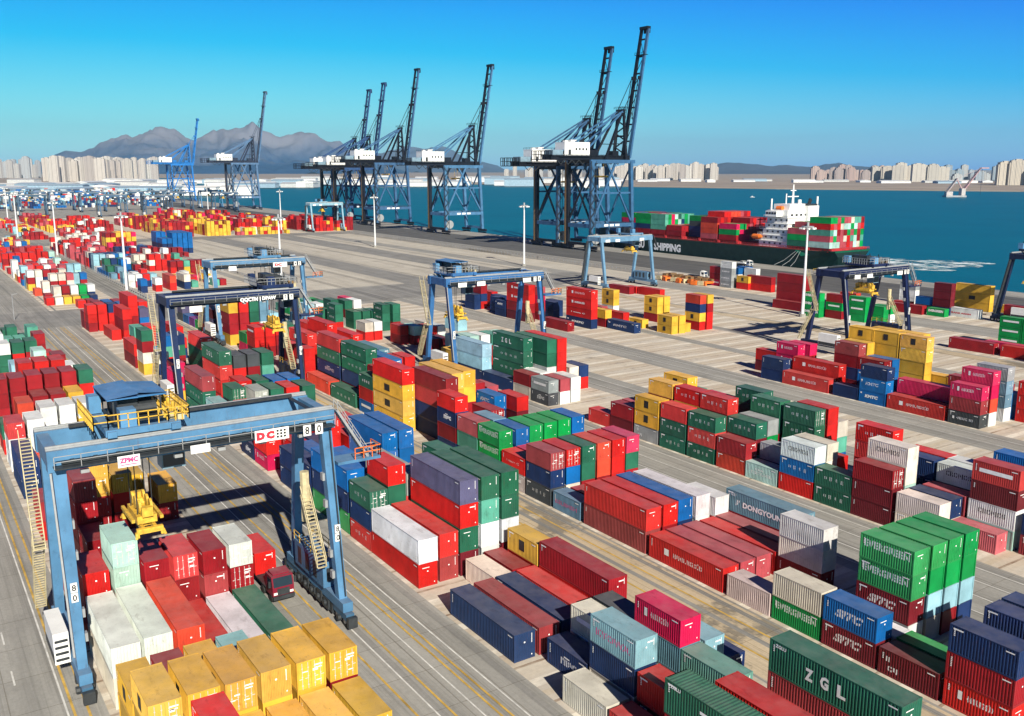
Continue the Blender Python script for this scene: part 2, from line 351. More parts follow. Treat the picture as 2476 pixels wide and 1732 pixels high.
def body_mesh(L, H, doors, roofcorr=False):
    mb = MB(); x, y = L / 2, WID / 2; n = round(L / .29)
    for s in (-1, 1):
        corr(mb, 'x', n, s * (y - .012), .16, H - .1, .056, -x + .12, x - .12, 'x', s)
        mb.b2(-x + .12, x - .12, s*y - (.06 if s > 0 else 0), s*y + (.06 if s < 0 else 0), .02, .16)
        mb.b2(-x + .12, x - .12, s*y - (.06 if s > 0 else 0), s*y + (.06 if s < 0 else 0), H - .1, H - .015)
        for e in (-1, 1):
            mb.b2(e*x - (.12 if e > 0 else 0), e*x + (.12 if e < 0 else 0), s*y - (.14 if s > 0 else 0), s*y + (.14 if s < 0 else 0), .12, H - .12)
            for z in (0, H - .12): mb.b2(e*x - (.18 if e > 0 else -.003), e*x + (.18 if e < 0 else .003), s*y - (.16 if s > 0 else -.003), s*y + (.16 if s < 0 else .003), z, z + .12)
    for e in (-1, 1):
        mb.b2(e*x - (.1 if e > 0 else 0), e*x + (.1 if e < 0 else 0), -y + .17, y - .17, H - .12, H - .02)
        mb.b2(e*x - (.1 if e > 0 else 0), e*x + (.1 if e < 0 else 0), -y + .17, y - .17, .02, .14)
        if e < 0 or not doors: corr(mb, 'y', 8, e * (x - .015), .14, H - .12, .045, -y + .14, y - .14, 'y', e)
        else: mb.quad((x - .1, -y + .14, .14), (x - .1, y - .14, .14), (x - .1, y - .14, H - .12), (x - .1, -y + .14, H - .12))
    if roofcorr:
        pts = []; n = round((L - .3) / .34); p = (L - .3) / n; b = len(mb.v)
        for i in range(n):
            a = -x + .15 + i * p; pts += [(a, 0), (a + p * .3, 0), (a + p * .5, 1), (a + p * .8, 1)]
        pts.append((x - .15, 0))
        for a, q in pts:
            for s in (-1, 1): mb.v.append((a, s * (y - .06), H - .03 - .03 * q))
        for i in range(len(pts) - 1): mb.f.append((b + 2*i, b + 2*i + 2, b + 2*i + 3, b + 2*i + 1))
        for e in (-1, 1): mb.quad((e*x, -y + .1, H - .02), (e*(x - .16), -y + .1, H - .02), (e*(x - .16), y - .1, H - .02), (e*x, y - .1, H - .02))
    else:
        n = max(2, round(L / 1.15)); p = (L - .24) / n
        for i in range(n):
            a = -x + .12 + i * p
            zz = H - .03 - .012 * random.random()
            mb.quad((a, -y + .06, H - .03), (a + p * .9, -y + .06, H - .03), (a + p * .9, y - .06, H - .034), (a, y - .06, H - .03))
            mb.quad((a + p * .9, -y + .06, H - .03), (a + p, -y + .06, H - .03), (a + p, y - .06, H - .03), (a + p * .9, y - .06, H - .034))
    return mb.mesh('shipping_container')
MESH = {}
for L, H in ((L20, H20), (L40, H40)):
    for d in (0, 1, 2): MESH[L, d] = body_mesh(L, H, d == 1, d == 2); MESH[L, d].materials.append(M_CONT)
def simple_mesh(mb, L, H, x, y, z):
    a, b = L / 2, WID / 2
    mb.box(x, y, z + H/2, L - .1, WID - .1, H - .06)
    for s in (-1, 1):
        for e in (-1, 1): mb.box(x + e * (a - .08), y + s * (b - .08), z + H/2, .16, .16, H)
        mb.box(x, y + s * (b - .05), z + H - .07, L - .3, .1, .13)
    for e in (-1, 1): mb.box(x + e * (a - .05), y, z + H - .07, .1, WID - .3, .13)
def door_mesh(L, H, s):
    mb = MB(); x = L / 2
    y0, y1 = (.012, WID/2 - .15) if s > 0 else (-WID/2 + .15, -.012)
    mb.b2(x - .085, x - .035, y0, y1, .15, H - .13)
    for k in range(4):
        z = .3 + k * (H - .7) / 3.2; mb.b2(x - .035, x - .02, y0 + .05, y1 - .05, z, z + .32)
    return mb.mesh('door')
def bars_mesh(L, H, s):
    mb = MB(); x = L / 2
    for f in (.25, .72):
        y = s * (.012 + f * (WID/2 - .16)); mb.cyl((x + .01, y, .16), (x + .01, y, H - .14), .028, 6)
        for z in (.5, 1.25, 2.0): mb.box(x + .01, y, z, .05, .12, .07)
        mb.box(x + .03, y + s * .12, 1.1, .03, .3, .05)
    return mb.mesh('locking_bar')
def plate_mesh(L, H, seed):
    rn = random.Random(seed); mb = MB(); x = L / 2 - .004
    for k in range(3):
        y = rn.choice((-.55, .5)) + rn.uniform(-.2, .2); z = rn.uniform(.5, H - .7); mb.b2(x, x + .006, y - .22, y + .22, z, z + rn.choice((.08, .2, .12)))
    mb.b2(x, x + .006, .25, .95, H - .62, H - .5); mb.b2(x, x + .006, .3, .9, H - .85, H - .75)
    return mb.mesh('marking')
DOOR = {}
for L, H in ((L20, H20), (L40, H40)):
    for s in (-1, 1):
        DOOR[L, s] = (door_mesh(L, H, s), bars_mesh(L, H, s)); DOOR[L, s][0].materials.append(M_CONT); DOOR[L, s][1].materials.append(M_BARS)
    for k in range(4): DOOR[L, 'p', k] = plate_mesh(L, H, k); DOOR[L, 'p', k].materials.append(M_WHITE)
def mark_mesh(L, H, k):
    mb = MB(); x, y = L / 2 + .004, -WID / 2 - .004
    if k != 2:
        for i in range(9 if k == 0 else 6): mb.b2(x - .002, x + .004, .78, .86, H - .35 - i * .11, H - .27 - i * .11)
    mb.b2(x - .002, x + .004, -.1, .06, H * .62, H * .62 + .14)
    if k == 1: mb.b2(x - .002, x + .004, .1, .75, H - .55, H - .42)
    if k == 2: mb.b2(x - .002, x + .004, -.7, .2, H - .62, H - .54)
    mb.b2(x - .002, x + .004, .78, .88, .35, .48)
    for i in range(4 if k else 6): mb.b2(-L/2 + .42, -L/2 + .55, y - .004, y + .002, H - .5 - i * .16, H - .4 - i * .16)
    if k == 1: mb.b2(-L/2 + .35, -L/2 + 1.25, y - .004, y + .002, H - .4, H - .27)
    mb.b2(L/2 - 1.1, L/2 - .35, y - .004, y + .002, H - .42, H - .32)
    return mb.mesh('marking')
MARK = {}
for L, H in ((L20, H20), (L40, H40)):
    for k in range(3): MARK[L, k] = mark_mesh(L, H, k); MARK[L, k].materials.append(M_WHITE)

# lettering
_font = {}
def text_poly(s, bold=.0, shear=0.):
    key = (s, bold, shear)
    if key in _font: return _font[key]
    cu = bpy.data.curves.new('lettering', 'FONT'); cu.body = s; cu.size = 1; cu.offset = bold; cu.shear = shear; cu.resolution_u = 2
    o = bpy.data.objects.new('lettering', cu); COL.objects.link(o)
    me = bpy.data.meshes.new_from_object(o.evaluated_get(bpy.context.evaluated_depsgraph_get()))
    vs = [tuple(v.co) for v in me.vertices]; fs = [tuple(p.vertices) for p in me.polygons]
    bpy.data.objects.remove(o); bpy.data.curves.remove(cu); bpy.data.meshes.remove(me)
    x0 = min(v[0] for v in vs); x1 = max(v[0] for v in vs); y0 = min(v[1] for v in vs); y1 = max(v[1] for v in vs)
    vs = [((v[0] - x0) / (x1 - x0), (v[1] - y0) / (y1 - y0)) for v in vs]
    _font[key] = (vs, fs); return vs, fs
def put_text(mb, s, o, ux, uy, bold=.02, shear=0.):
    """o = lower-left corner, ux/uy = full width/height vectors"""
    vs, fs = text_poly(s, bold, shear); b = len(mb.v); o, ux, uy = Vector(o), Vector(ux), Vector(uy)
    for u, v in vs: mb.v.append(tuple(o + ux * u + uy * v))
    for f in fs: mb.f.append(tuple(b + i for i in f))
def side_text(mb, s, L, x0, x1, z0, z1, bold=.02, shear=0., y=None):
    if y is None: y = -WID / 2 - .006 if s in 'ZGLU' or s == 'DONGYOUNG' else -WID / 2 + .024
    put_text(mb, s, (L * (x0 - .5), y, z0), (L * (x1 - x0), 0, 0), (0, 0, z1 - z0), bold, shear)
LET = {}
def lettering(code, L):
    if (code, L) in LET: return LET[code, L]
    H = H20 if L == L20 else H40; mb = MB(); mat = M_WHITE; y = -WID / 2 - .006
    def sq(a, b, c, d): mb.quad((L*(a-.5), y, c), (L*(b-.5), y, c), (L*(b-.5), y, d), (L*(a-.5), y, d))
    if code == 'EG': side_text(mb, 'EVERGREEN', L, .08, .92, 1.35 if L == L20 else 1.5, 2.15 if L == L20 else 2.3, .06)
    elif code == 'HS':
        side_text(mb, 'HAMBURG S\u00dcD', L, .34, .74, 1.25, 1.95, .05); sq(.22, .285, 1.2, 2.0)
    elif code == 'SITC': side_text(mb, 'SITC', L, .22, .76, .95, 1.85, .07, .35)
    elif code == 'ZGL':
        for i, (q, a) in enumerate(zip('ZGL', (.30, .42, .55))): side_text(mb, q, L, a, a + .065, .95, 2.0, .05)
        side_text(mb, 'ZGLU', L, .05, .14, H - .55, H - .25, .04)
    elif code == 'DY':
        side_text(mb, 'DONGYOUNG', L, .24, .82, 1.0, 1.75, .05); side_text(mb, 'DY', L, .14, .20, 1.0, 1.8, .08, .3); side_text(mb, 'DYLU', L, .03, .14, H - .75, H - .35, .03)
    elif code == 'CH':
        for i, q in enumerate('\u4e2d\u56fd\u6d77\u8fd0'): side_text(mb, q, L, .26 + i * .15, .335 + i * .15, 1.0, 1.6, .03)
        sq(.06, .2, H - .45, H - .25)
    elif code == 'KM': side_text(mb, 'KMTC', L, .22, .72, 1.1, 1.75, .06, .15); sq(.05, .11, 1.8, 2.1)
    elif code == 'MSC': mat = M_BLACK; sq(.40, .58, .75, 2.0); 
    elif code == 'MSCL': side_text(mb, 'msc', L, .35, .75, .9, 1.6, .06); sq(.44, .58, 1.7, 1.85)
    elif code == 'TX': mat = M_PINK; side_text(mb, 'BSLRMSH', L, .08, .88, .95, 1.55, .05)
    elif code == 'KW': mat = M_PINK; side_text(mb, 'KYOWA', L, .12, .88, .9, 1.6, .05)
    elif code == 'CRB': mat = M_BLACK; side_text(mb, 'CRONOS', L, .2, .8, 1.1, 1.8, .05)
    elif code == 'IG': side_text(mb, 'I gmm C', L, .2, .75, 1.1, 1.55, .04)
    elif code == 'CAI': side_text(mb, 'CAI', L, .16, .34, .55, 1.1, .06); side_text(mb, 'II', L, .12, .19, 1.45, 1.95, .05)
    elif code == 'MAEL': side_text(mb, 'TEXTAINER', L, .15, .85, .9, 1.4, .04); side_text(mb, 'tex', L, .3, .6, 1.55, 1.95, .05)
    elif code == 'WG': side_text(mb, 'HAMBURG SUD', L, .25, .8, 1.0, 1.5, .04); sq(.14, .2, 1.0, 1.5)
    elif code == 'TT': mat = M_REDL; side_text(mb, 'TRANS ASIAN', L, .2, .8, 1.0, 1.5, .04)
    elif code == 'BAR': sq(.15, .85, 1.25, 1.75)
    me = mb.mesh('lettering'); me.materials.append(mat); LET[code, L] = me
    return me
LETW = dict(EG='with bold white lettering', HS='with white square emblem', SITC='with slanted white lettering', ZGL='with three spaced white letters', DY='with wide white lettering', CH='with four white characters',
            KM='with white lettering', MSC='with black square emblem', MSCL='with small white logo', TX='with pink lettering', KW='with pink lettering', CRB='with black lettering', IG='with small white lettering',
            CAI='with large white letters', MAEL='with white writing', WG='with white lettering', TT='with red lettering', BAR='with white band')

CONT = []           # dicts: x (near end), y (left side), z, L, col, let, door, zone, row, stack, tier
OCC = {}
def stack(zone, y0, col, xn, L, tiers, z0=0.):
    L = L20 if L == 20 else L40; H = H20 if L == L20 else H40; z = z0
    for t, q in enumerate(tiers.split()):
        let = None; door = 'd' in q[1:2] or q.endswith('/d')
        if ':' in q: let = q.split(':')[1].split('/')[0]
        roofc = q.endswith('/c')
        CONT.append(dict(x=xn, y=y0 + 2.83 * col, z=z, L=L, H=H, c=q[0], let=let, door=door, roofc=roofc, zone=zone, col=col, tier=t, n=len(tiers.split())))
        z += H
ZY = {'1': B1, '2': B2, '3': B3, '4': B4, '5': B5, '6': B6}
DATA = '''
1 0 -66.4 20 y y:MSC y:MSC/d
1 1 -66.3 20 y y y:MSC/d
1 2 -66.2 20 y y y:MSC/d
1 3 -66.3 20 y y/d y
1 4 -66.2 20 y y/d y:MSC/d
1 5 -66.2 20 y R y/d
1 1 -59.4 20 y y r
1 2 -59.6 20 y y
1 3 -59.6 20 y y/d
1 4 -59.7 20 y y
1 5 -59.8 20 y y
1 0 -59.9 20 T o
1 0 -73 20 y y:MSC
1 1 -73 20 R R
1 2 -73 20 y y
1 3 -73.1 20 R l
1 0 -80.8 40 W w
1 1 -81.1 40 W:BAR w
1 2 -81 40 R o
1 3 -80.4 40 r
1 4 -80.4 40 w
1 5 -80.6 40 G
1 0 -93.6 20 R R r
1 1 -93.1 20 R W T T/d
1 2 -92.9 20 R m R
1 3 -93.1 20 R R r/d
1 4 -92.6 20 R R R
1 5 -93 20 R R/d w/d
1 2 -100 20 R n
1 3 -100 20 n n
1 0 -107 20 R
1 1 -109 20 R R
1 1 -115.6 20 R R R R
1 2 -124 20 R r y y
1 3 -124.2 20 R r y
1 5 -124.6 20 R y
1 4 -131 20 R y
1 0 -126 20 r R
1 0 -144.6 40 n n
1 1 -144.6 40 o
1 2 -144.6 40 r
1 0 -159.5 20 w w r
1 1 -160 20 o w w
1 2 -167.3 20 W w w
1 3 -167.2 20 e w w
1 4 -167.2 20 w y w
1 0 -170 20 r G
1 1 -172.5 20 r R o
1 2 -176.6 20 R R R
1 3 -176.6 20 w w R
1 4 -176.6 20 R w y
1 5 -176.6 20 w y
1 0 -182 20 R R R R
1 1 -181.8 20 R R R R
1 2 -181.7 20 R R R/d R
1 3 -181.5 20 m R R R
1 4 -181.5 20 R r R R
1 5 -181 20 R R r G
1 1 -195.4 20 r r r/d
1 2 -195.6 20 R r r r
1 3 -195.6 20 r R r r
1 4 -195.4 20 r r r r
1 0 -195 20 w w g
1 5 -202 20 r y w
1 2 -209 20 r r l
1 3 -209 20 r r T
1 4 -209 20 r r g
1 1 -209 20 r o
1 0 -216 20 g g
1 5 -215 20 R w R
1 4 -222.5 20 w w T
1 3 -222.6 20 R r
1 3 -236 20 t r/d G
1 4 -237 20 t R/d G/d
1 2 -236 20 G G w
1 5 -246 20 R R R
1 1 -240 20 g r G
1 5 -233 20 w r
1 2 -250 20 w t w

2 0 -67.9 40 n
2 1 -67.8 40 R
2 2 -67.8 40 n
2 3 -67.9 40 r
2 1 -60.3 20 n:MSCL
2 2 -60.4 20 w W:BAR
2 1 -53.9 20 W n l:KW
2 3 -54.1 20 T a/d p:HS
2 3 -60.5 20 e k
2 0 -54.1 20 W
2 0 -47.6 20 r
2 1 -47.4 20 m r
2 4 -54.1 20 w l
2 5 -54.1 20 n
2 4 -34.8 40 G R G:ZGL
2 3 -48.2 20 y t
2 0 -35 40 n R G:ZGL/c
2 1 -32.6 40 R m r
2 0 -87.3 40 r w
2 1 -87.5 40 R r
2 2 -80.4 20 W
2 3 -81 20 R
2 2 -87.6 40 m G r u
2 3 -87.5 40 w w t G
2 4 -87.5 40 m w G G
2 0 -99.8 20 r:CH n G:CH/d
2 0 -106.5 40 g n b
2 1 -100.4 20 m R G r
2 2 -101 40 G r e
2 3 -101.5 20 r r r
2 4 -101.2 20 G G G G
2 1 -107 40 n b
2 2 -114 40 n b
2 1 -119.6 40 R b
2 0 -119.4 40 n n
2 4 -80.2 20 r y:MSC
2 4 -67.6 40 r R
2 4 -119.5 40 b b b
2 5 -119.7 40 b b b
2 3 -134 20 R r r
2 4 -127.6 20 n r
2 5 -132.6 40 n r
2 3 -140.5 20 o n r
2 0 -137.5 20 p:HS r g
2 1 -138 20 r r
2 0 -144.2 20 n:MSCL
2 1 -131.4 20 p r
2 2 -131 20 R n
2 1 -151 40 R r
2 0 -164.5 20 t l
2 1 -159.2 20 G k G/d
2 2 -159.4 20 e t e/d
2 3 -159.2 20 r k G/d
2 4 -159 20 G R r/d
2 5 -158.4 20 t G G/d
2 2 -168.6 20 G R r
2 3 -167.2 20 r G G/d
2 4 -166 20 G r b
2 5 -166 20 R n b
2 0 -172.4 40 G:CH G:CH R
2 0 -188 40 y p
2 2 -180.2 40 r r r G:ZGL
2 3 -180.4 20 G r r k
2 4 -180.4 20 n R R k
2 5 -180.3 20 G R t G
2 2 -226 20 r t b
2 3 -226.6 20 R G/d n/d
2 4 -213 40 G G r
2 1 -205 20 W p
2 0 -221 20 y W R/d G/d
2 1 -219 20 n w
2 0 -230 40 R r
2 1 -242.5 20 m R t
2 2 -243 20 b r r
2 1 -272 40 r
2 2 -270.2 40 r R r
2 3 -275.8 40 r R r r
2 4 -276 20 R b u
2 5 -250 40 r r
2 4 -236 20 n r
2 3 -252 20 y G

3 0 -100.3 20 k:CH n R/d
3 1 -100.4 20 W b/d r/d
3 2 -100.5 20 R G G
3 3 -100.5 20 R o o
3 4 -100.6 20 r r/d r
3 5 -100.8 20 R G/d p
3 0 -106.8 20 W:BAR r:IG
3 1 -107 20 R p
3 0 -93.6 20 a:TX
3 1 -93.4 20 R
3 0 -80.5 40 R r
3 1 -80.5 40 R r
3 2 -80.7 40 n b
3 3 -80.5 40 w w
3 0 -67.6 40 r:HS
3 1 -67.7 40 P
3 2 -67.8 40 P
3 3 -67.6 40 r
3 4 -67.6 40 P
3 5 -68.6 40 R a:DY
3 3 -61.1 20 R W w
3 4 -74.3 20 r w
3 0 -60.9 20 W
3 0 -54.5 20 g:EG W
3 0 -48.1 20 m:SITC b:SITC
3 0 -41.7 20 m:CAI
3 0 -35.1 20 r:HS R n
3 1 -41.8 20 g
3 1 -48 20 w:SITC
3 2 -48.5 20 w m:SITC g:EG g:EG
3 3 -48.4 20 W l g g
3 4 -48.4 20 R l g g
3 5 -48.4 20 n l g g
3 2 -35.2 20 r R n
3 3 -35.3 20 R n n
3 4 -36 20 R k
3 0 -113.5 20 W g:EG g:EG
3 0 -120 20 n t P
3 1 -113.2 20 n b b
3 2 -113.6 20 g g g
3 3 -113.7 20 g g g
3 4 -113.8 20 g g g
3 5 -114 20 n b b
3 1 -119.6 20 W n a
3 3 -120.2 20 R P
3 0 -126.6 20 n R n:MSCL r
3 2 -124.6 20 m R R/d
3 4 -121 20 a o
3 0 -145.4 40 y y:MSC y:MSC r
3 1 -134.6 40 n n r R
3 0 -158 20 b:BAR r G:CH
3 1 -152 40 R R R
3 2 -137.5 40 R r y y
3 3 -138.2 40 r R y y
3 4 -139.6 40 n R R
3 4 -132.6 20 n n b:KM
3 5 -129.8 20 W m r
3 5 -139.5 20 r r P
3 1 -147.6 20 R P e
3 0 -166.2 40 G:CH
3 0 -179.4 40 o
3 1 -166.6 40 R n G:CH G:CH
3 1 -180 40 k n:MSCL G:CH r
3 2 -166.8 20 m n G
3 0 -192.5 20 r r/d r
3 0 -199.4 20 R r r
3 4 -172 20 R r:CH r
3 5 -172 20 R R r
3 3 -167 40 R n b
3 4 -178.4 40 n b a
3 5 -178.6 40 b a
3 3 -199.8 40 r R r r
3 5 -198 40 R r r
3 4 -186 20 R r
3 2 -205 40 m r r
3 0 -226 20 m r r:BAR
3 1 -226 20 R r r:BAR
3 2 -226.5 20 m R r
3 3 -226 20 t m G
3 0 -246.5 40 y R R y
3 1 -246.3 40 r R R r
3 2 -246.4 40 y r G G
3 3 -246.5 40 n w a a
3 4 -247 20 R w l
3 0 -232.8 20 p g
3 4 -215 40 R r r

4 0 -120.8 20 m R
4 1 -121 20 R P
4 0 -127.2 20 r
4 0 -114.2 20 e:CAI y:MSC y:MSC
4 0 -107.6 20 G:CH G:CH r
4 0 -101 20 G:CH r:CH G:CH
4 0 -94.4 20 o R
4 0 -88.2 20 T:MAEL
4 0 -81.7 20 r b:CH w:CRB
4 0 -75.2 20 G:CH G:CH
4 0 -69.2 20 m m R/d
4 0 -62.4 20 W W
4 1 -56.4 20 P
4 1 -107.2 20 R m y r:CH
4 1 -114 20 m R R y
4 1 -100.8 20 m r R r:CH
4 1 -95 20 t/d m G:CH
4 1 -88 20 n e
4 2 -82 20 W r
4 1 -81.8 20 b W W
4 2 -95.2 20 r g/d e/d
4 3 -116.2 20 R R m y:MSC
4 2 -121 20 R y
4 4 -116.4 20 g t t
4 2 -109.5 20 m R n
4 3 -109 20 R r p
4 4 -109.2 20 m p p
4 4 -101.4 20 m G G G:CH
4 3 -95.4 20 m R G G:CH
4 3 -88.6 20 G G:CH G:CH G:CH/d
4 4 -88.4 20 m R r r/d
4 5 -88.6 20 b t W
4 3 -75.3 20 m R r r:CH
4 1 -69.2 20 w T W W:CRB
4 1 -62.3 20 W n
4 2 -62.4 20 R P
4 4 -76 20 G G
4 5 -75.6 20 r g
4 3 -68.8 20 k n:CAI n
4 4 -68.8 20 k R r
4 4 -62 20 n w w
4 3 -62.3 20 k k w:CRB
4 2 -55.9 20 T w:CRB m r:BAR
4 3 -55.6 20 n n R
4 4 -56.4 20 b b b b
4 2 -49 20 R n
4 0 -146.2 20 k:MSCL e:BAR
4 1 -146 20 w P/d
4 2 -146.2 20 w w
4 0 -152.7 20 W R
4 1 -153 20 w w
4 5 -154.4 20 r n
4 4 -154.2 20 W W
4 1 -154.6 40 G:CH G:CH G:CH G:ZGL
4 2 -154.6 40 w w G G
4 3 -154.8 40 r r r r
4 0 -154.4 40 n
4 0 -166.8 40 n l l
4 0 -180 20 R y
4 1 -180.4 20 m r
4 1 -186 20 n T T
4 2 -185.6 20 m b T
4 3 -185.2 20 R R w
4 4 -185 20 r R t
4 5 -184.8 20 R b T
4 0 -232 20 r W
4 1 -232.2 20 r w
4 2 -222 20 R r
4 1 -200 20 m R
4 2 -199.5 20 R m
4 0 -262.2 20 G:CH G:CH
4 1 -262.2 20 t G/d G
4 2 -256.6 20 w R G
4 0 -252.4 20 r G:CH G:CH
4 2 -252.2 20 G G
4 3 -252 20 R G
4 4 -251.8 20 r G
4 3 -257.2 20 n R w
4 4 -244.5 20 G G:CH/d G:CH/d
4 5 -243.4 20 R G G
4 3 -263 20 R R p
4 3 -219.4 20 R T
4 4 -216.5 20 r r
4 5 -216.6 20 T w
4 5 -224 20 W W
4 0 -275 20 l l
4 1 -274 20 T w
4 2 -280 20 m G

5 0 -96 40 r:HS
5 1 -95.8 40 R p
5 0 -122.2 40 r:HS
5 1 -122 40 r r:HS
5 0 -115 20 n
5 0 -108.6 20 b:KM b:KM n
5 1 -109.2 20 b b
5 2 -107.8 20 n b:KM R
5 2 -114.2 20 m n:KM R R
5 3 -110.6 20 m b b
5 0 -89.2 20 k:WG R p:HS
5 1 -89 20 w o p p:HS
5 3 -89.4 20 w a a e
5 4 -89.6 20 b b
5 4 -82.6 20 r r r
5 2 -134 20 r:HS p:HS p:HS
5 3 -134.2 20 m r p
5 2 -140.8 20 m r
5 0 -128.8 20 n n
5 2 -129 20 m n
5 3 -118.8 20 y y y y
5 4 -107.8 20 y y y y y:MSC
5 4 -114.2 20 y y y y y:MSC
5 4 -120.4 20 y y y y y:MSC
5 5 -108 20 y y y y y
5 5 -114.4 20 y y y y y
5 5 -103 20 y y
5 2 -101 40 n
5 3 -101 40 n
5 5 -92 40 m R
5 5 -79 20 m m R

5 0 -265.5 20 n n
5 1 -265.8 20 r n R R
5 1 -254 20 n n
5 0 -246.5 20 n n:KM
5 2 -258 20 p n
5 3 -268 20 r r
5 0 -233.5 40 m R r:HS r:HS
5 1 -238 20 n n r r
5 2 -236 20 R r p P
5 4 -236 20 n n
5 5 -238 20 n n
5 0 -213.5 40 R
5 3 -213.3 40 n:KM r:IG r:HS r:HS
5 5 -200.4 40 n:KM
5 5 -213.6 20 R y

6 0 -193.4 20 y:MSC y:MSC
6 1 -193.3 20 y y
6 2 -194 20 y
6 4 -193.8 20 r y:MSC n o
6 5 -193.6 20 r r R y
6 4 -212 20 R y:MSC y:MSC
6 5 -212 20 m y y
6 1 -218 40 r
6 0 -206 20 y:MSC
6 4 -233 20 w y:MSC y:MSC
6 2 -232 40 P
'''
FREE = '''
q -266.8 230.8 40 R
q -254 234.6 40 r
q -266.8 234.2 20 r
q -201.8 249.8 40 R
q -203 252.8 40 r R R R
q -190 243.8 20 g:EG g:EG g:EG
q -183.8 246.8 20 R g:BAR R
q -176 247.8 20 g g:BAR g:BAR
q -171.6 250.8 20 g g
q -190.5 250 20 g T
q -184 253.8 20 m n o
q -171.4 254 20 w g
q -258.8 277 20 e:WG e:WG e:WG w:WG
q -265.4 277.8 20 p:BAR R R
q -251 278.2 20 r y:MSC
q -258.9 281 20 R w b
q -252.5 284 20 n w w
q -258.9 286.8 20 p w b
q -240.8 279.6 40 r R
q -226.8 283.6 40 m m
q -175.5 276.8 40 R
q -168.4 278 20 g:EG
q -169.4 282.4 20 n m m m
q -175.8 282.6 20 k b
q -160.2 283.2 40 w:TT
q -166.5 300.4 40 y y:MSC y
q -160 303.4 20 y
q -184.6 283.8 20 r
q -190 294.8 20 w w e
q -127.3 246.6 20 g:BAR g:BAR g:BAR
q -121 246.6 20 g g g
q -126 231.4 40 R
q -118 234.4 40 p
q -112 231.4 40 r
q -110 237.5 20 m R
q -99 228 40 m n
q -140 283 40 m R
'''
for ln in DATA.strip().split('\n'):
    p = ln.split()
    if p: stack(p[0], ZY[p[0]], int(p[1]), float(p[2]), int(p[3]), ' '.join(p[4:]))
for ln in FREE.strip().split('\n'):
    p = ln.split(); stack('q', float(p[2]), 0, float(p[1]), int(p[3]), ' '.join(p[4:]))

# far yard, clusters of stacks
def cluster(x0, x1, y0, ncol, nmax, dens, pal, seed, z0=0., zone='f', L=20):
    rn = random.Random(seed); x = x1
    pit = 6.5 if L == 20 else 12.7
    while x - pit > x0:
        hb = rn.randint(max(1, nmax - 2), nmax) if rn.random() < dens else rn.choice((0, 0, 1))
        cb = rn.choice(pal)
        for c in range(ncol):
            if hb and rn.random() < .55 + .45 * dens:
                n = max(1, min(nmax, hb + rn.choice((-1, 0, 0, 1))))
                stack(zone, y0, c, x - rn.uniform(0, .3), L, ' '.join((cb if rn.random() < .62 else rn.choice(pal)) for _ in range(n)), z0)
        x -= pit
stack('f', 42.6, 3, -343, 20, 'r'); stack('f', 42.6, 4, -343, 20, 'R')
for c, t in enumerate(('r', 'W', 'y', 'y', 'g', 'n')):
    stack('f', 43, c, -356, 20, t)
for c, t in enumerate(('R', 'W W', 'm R', 'w w', 'g g', 'n w')): stack('f', 43, c + .4, -367, 20, t)
for c, t in enumerate(('o', 'w W', 'R R W', 'w r W', 'w W P')): stack('f', 43, c, -386, 20, t)
for c, t in enumerate(('y R w', 'w w W', 'w n R', 'R y R', 'w W W')): stack('f', 43, c, -404, 20, t)
cluster(-640, -410, 43, 8, 3, .7, 'R W r r l T R r b P w y'.split(), 1)
cluster(-480, -420, 77.5, 5, 3, .8, 'b n b w a R l G'.split(), 2)
cluster(-610, -480, 77.5, 6, 3, .7, 'r w r R W n P R'.split(), 3)
for c, t in enumerate(('n b/d', 'r w', 'r o/d', 'n W')): stack('f', 78, c * 2, -373 - c, 40 if c in (2, 3) else 20, t)
for c, t in enumerate(('w w', 'P w', 'n r', 'b l')): stack('f', 77.5, c, -392, 20, t)
stack('f', 78, 1, -400, 20, 'r w'); stack('f', 78, 0, -405, 20, 'a l'); stack('f', 78, 3, -411, 20, 'm r')
cluster(-500, -380, 99, 6, 3, .55, 'R r m W y w t p r'.split(), 4)
cluster(-560, -500, 101, 7, 2, .6, 'R n b R y w r'.split(), 5)
for c in range(6): stack('f', 126, c, -540, 40, 'n b b b' if c > 1 else 'b n b')
for c in range(6): stack('f', 126, c, -553, 40, 'R n b b' if c != 2 else 'R b g')
for c in range(5): stack('f', 120, c, -520 + c, 20, random.choice(('R m', 'g t', 'R', 'm R')))
cluster(-600, -566, 104, 6, 4, .95, 'R r y R p y'.split(), 6)
cluster(-760, -612, 101, 6, 2, .6, 'R r P w R W y'.split(), 7)
cluster(-830, -700, 76, 5, 2, .5, 'r y R l r R W'.split(), 9)
cluster(-960, -770, 100, 6, 3, .75, 'y R r y r R P'.split(), 10)
cluster(-900, -770, 128, 6, 3, .75, 'R r y R r w'.split(), 11)
cluster(-940, -850, 74, 5, 2, .5, 'R r P R w y'.split(), 18)
cluster(-760, -672, 162, 6, 4, .95, 'R r y y R o'.split(), 12)
cluster(-740, -672, 188, 6, 4, .95, 'y y y R y r'.split(), 19)
cluster(-860, -775, 162, 6, 4, .7, 'y R r P r R'.split(), 13)
cluster(-860, -775, 190, 6, 4, .75, 'y R y r R'.split(), 20)
cluster(-950, -690, 216, 6, 4, .7, 'r R y r p W R y'.split(), 14)
cluster(-900, -700, 240, 6, 4, .7, 'r R r y R e'.split(), 21)
cluster(-760, -664, 266, 8, 4, .7, 'R r r y R r'.split(), 15)
cluster(-690, -668, 208, 14, 2, .5, 'r w y R W P'.split(), 16)
for i, (yy, n) in enumerate(((20, 6), (48, 6), (80, 6), (108, 6), (140, 6), (170, 6), (200, 6), (230, 6), (275, 8))):
    cluster(-1750, -1260, yy, n, 3, .5, 'b n a l w R k b n e'.split(), 30 + i)
cluster(-640, -300, -46, 6, 3, .4, 'r R w W n'.split(), 50)
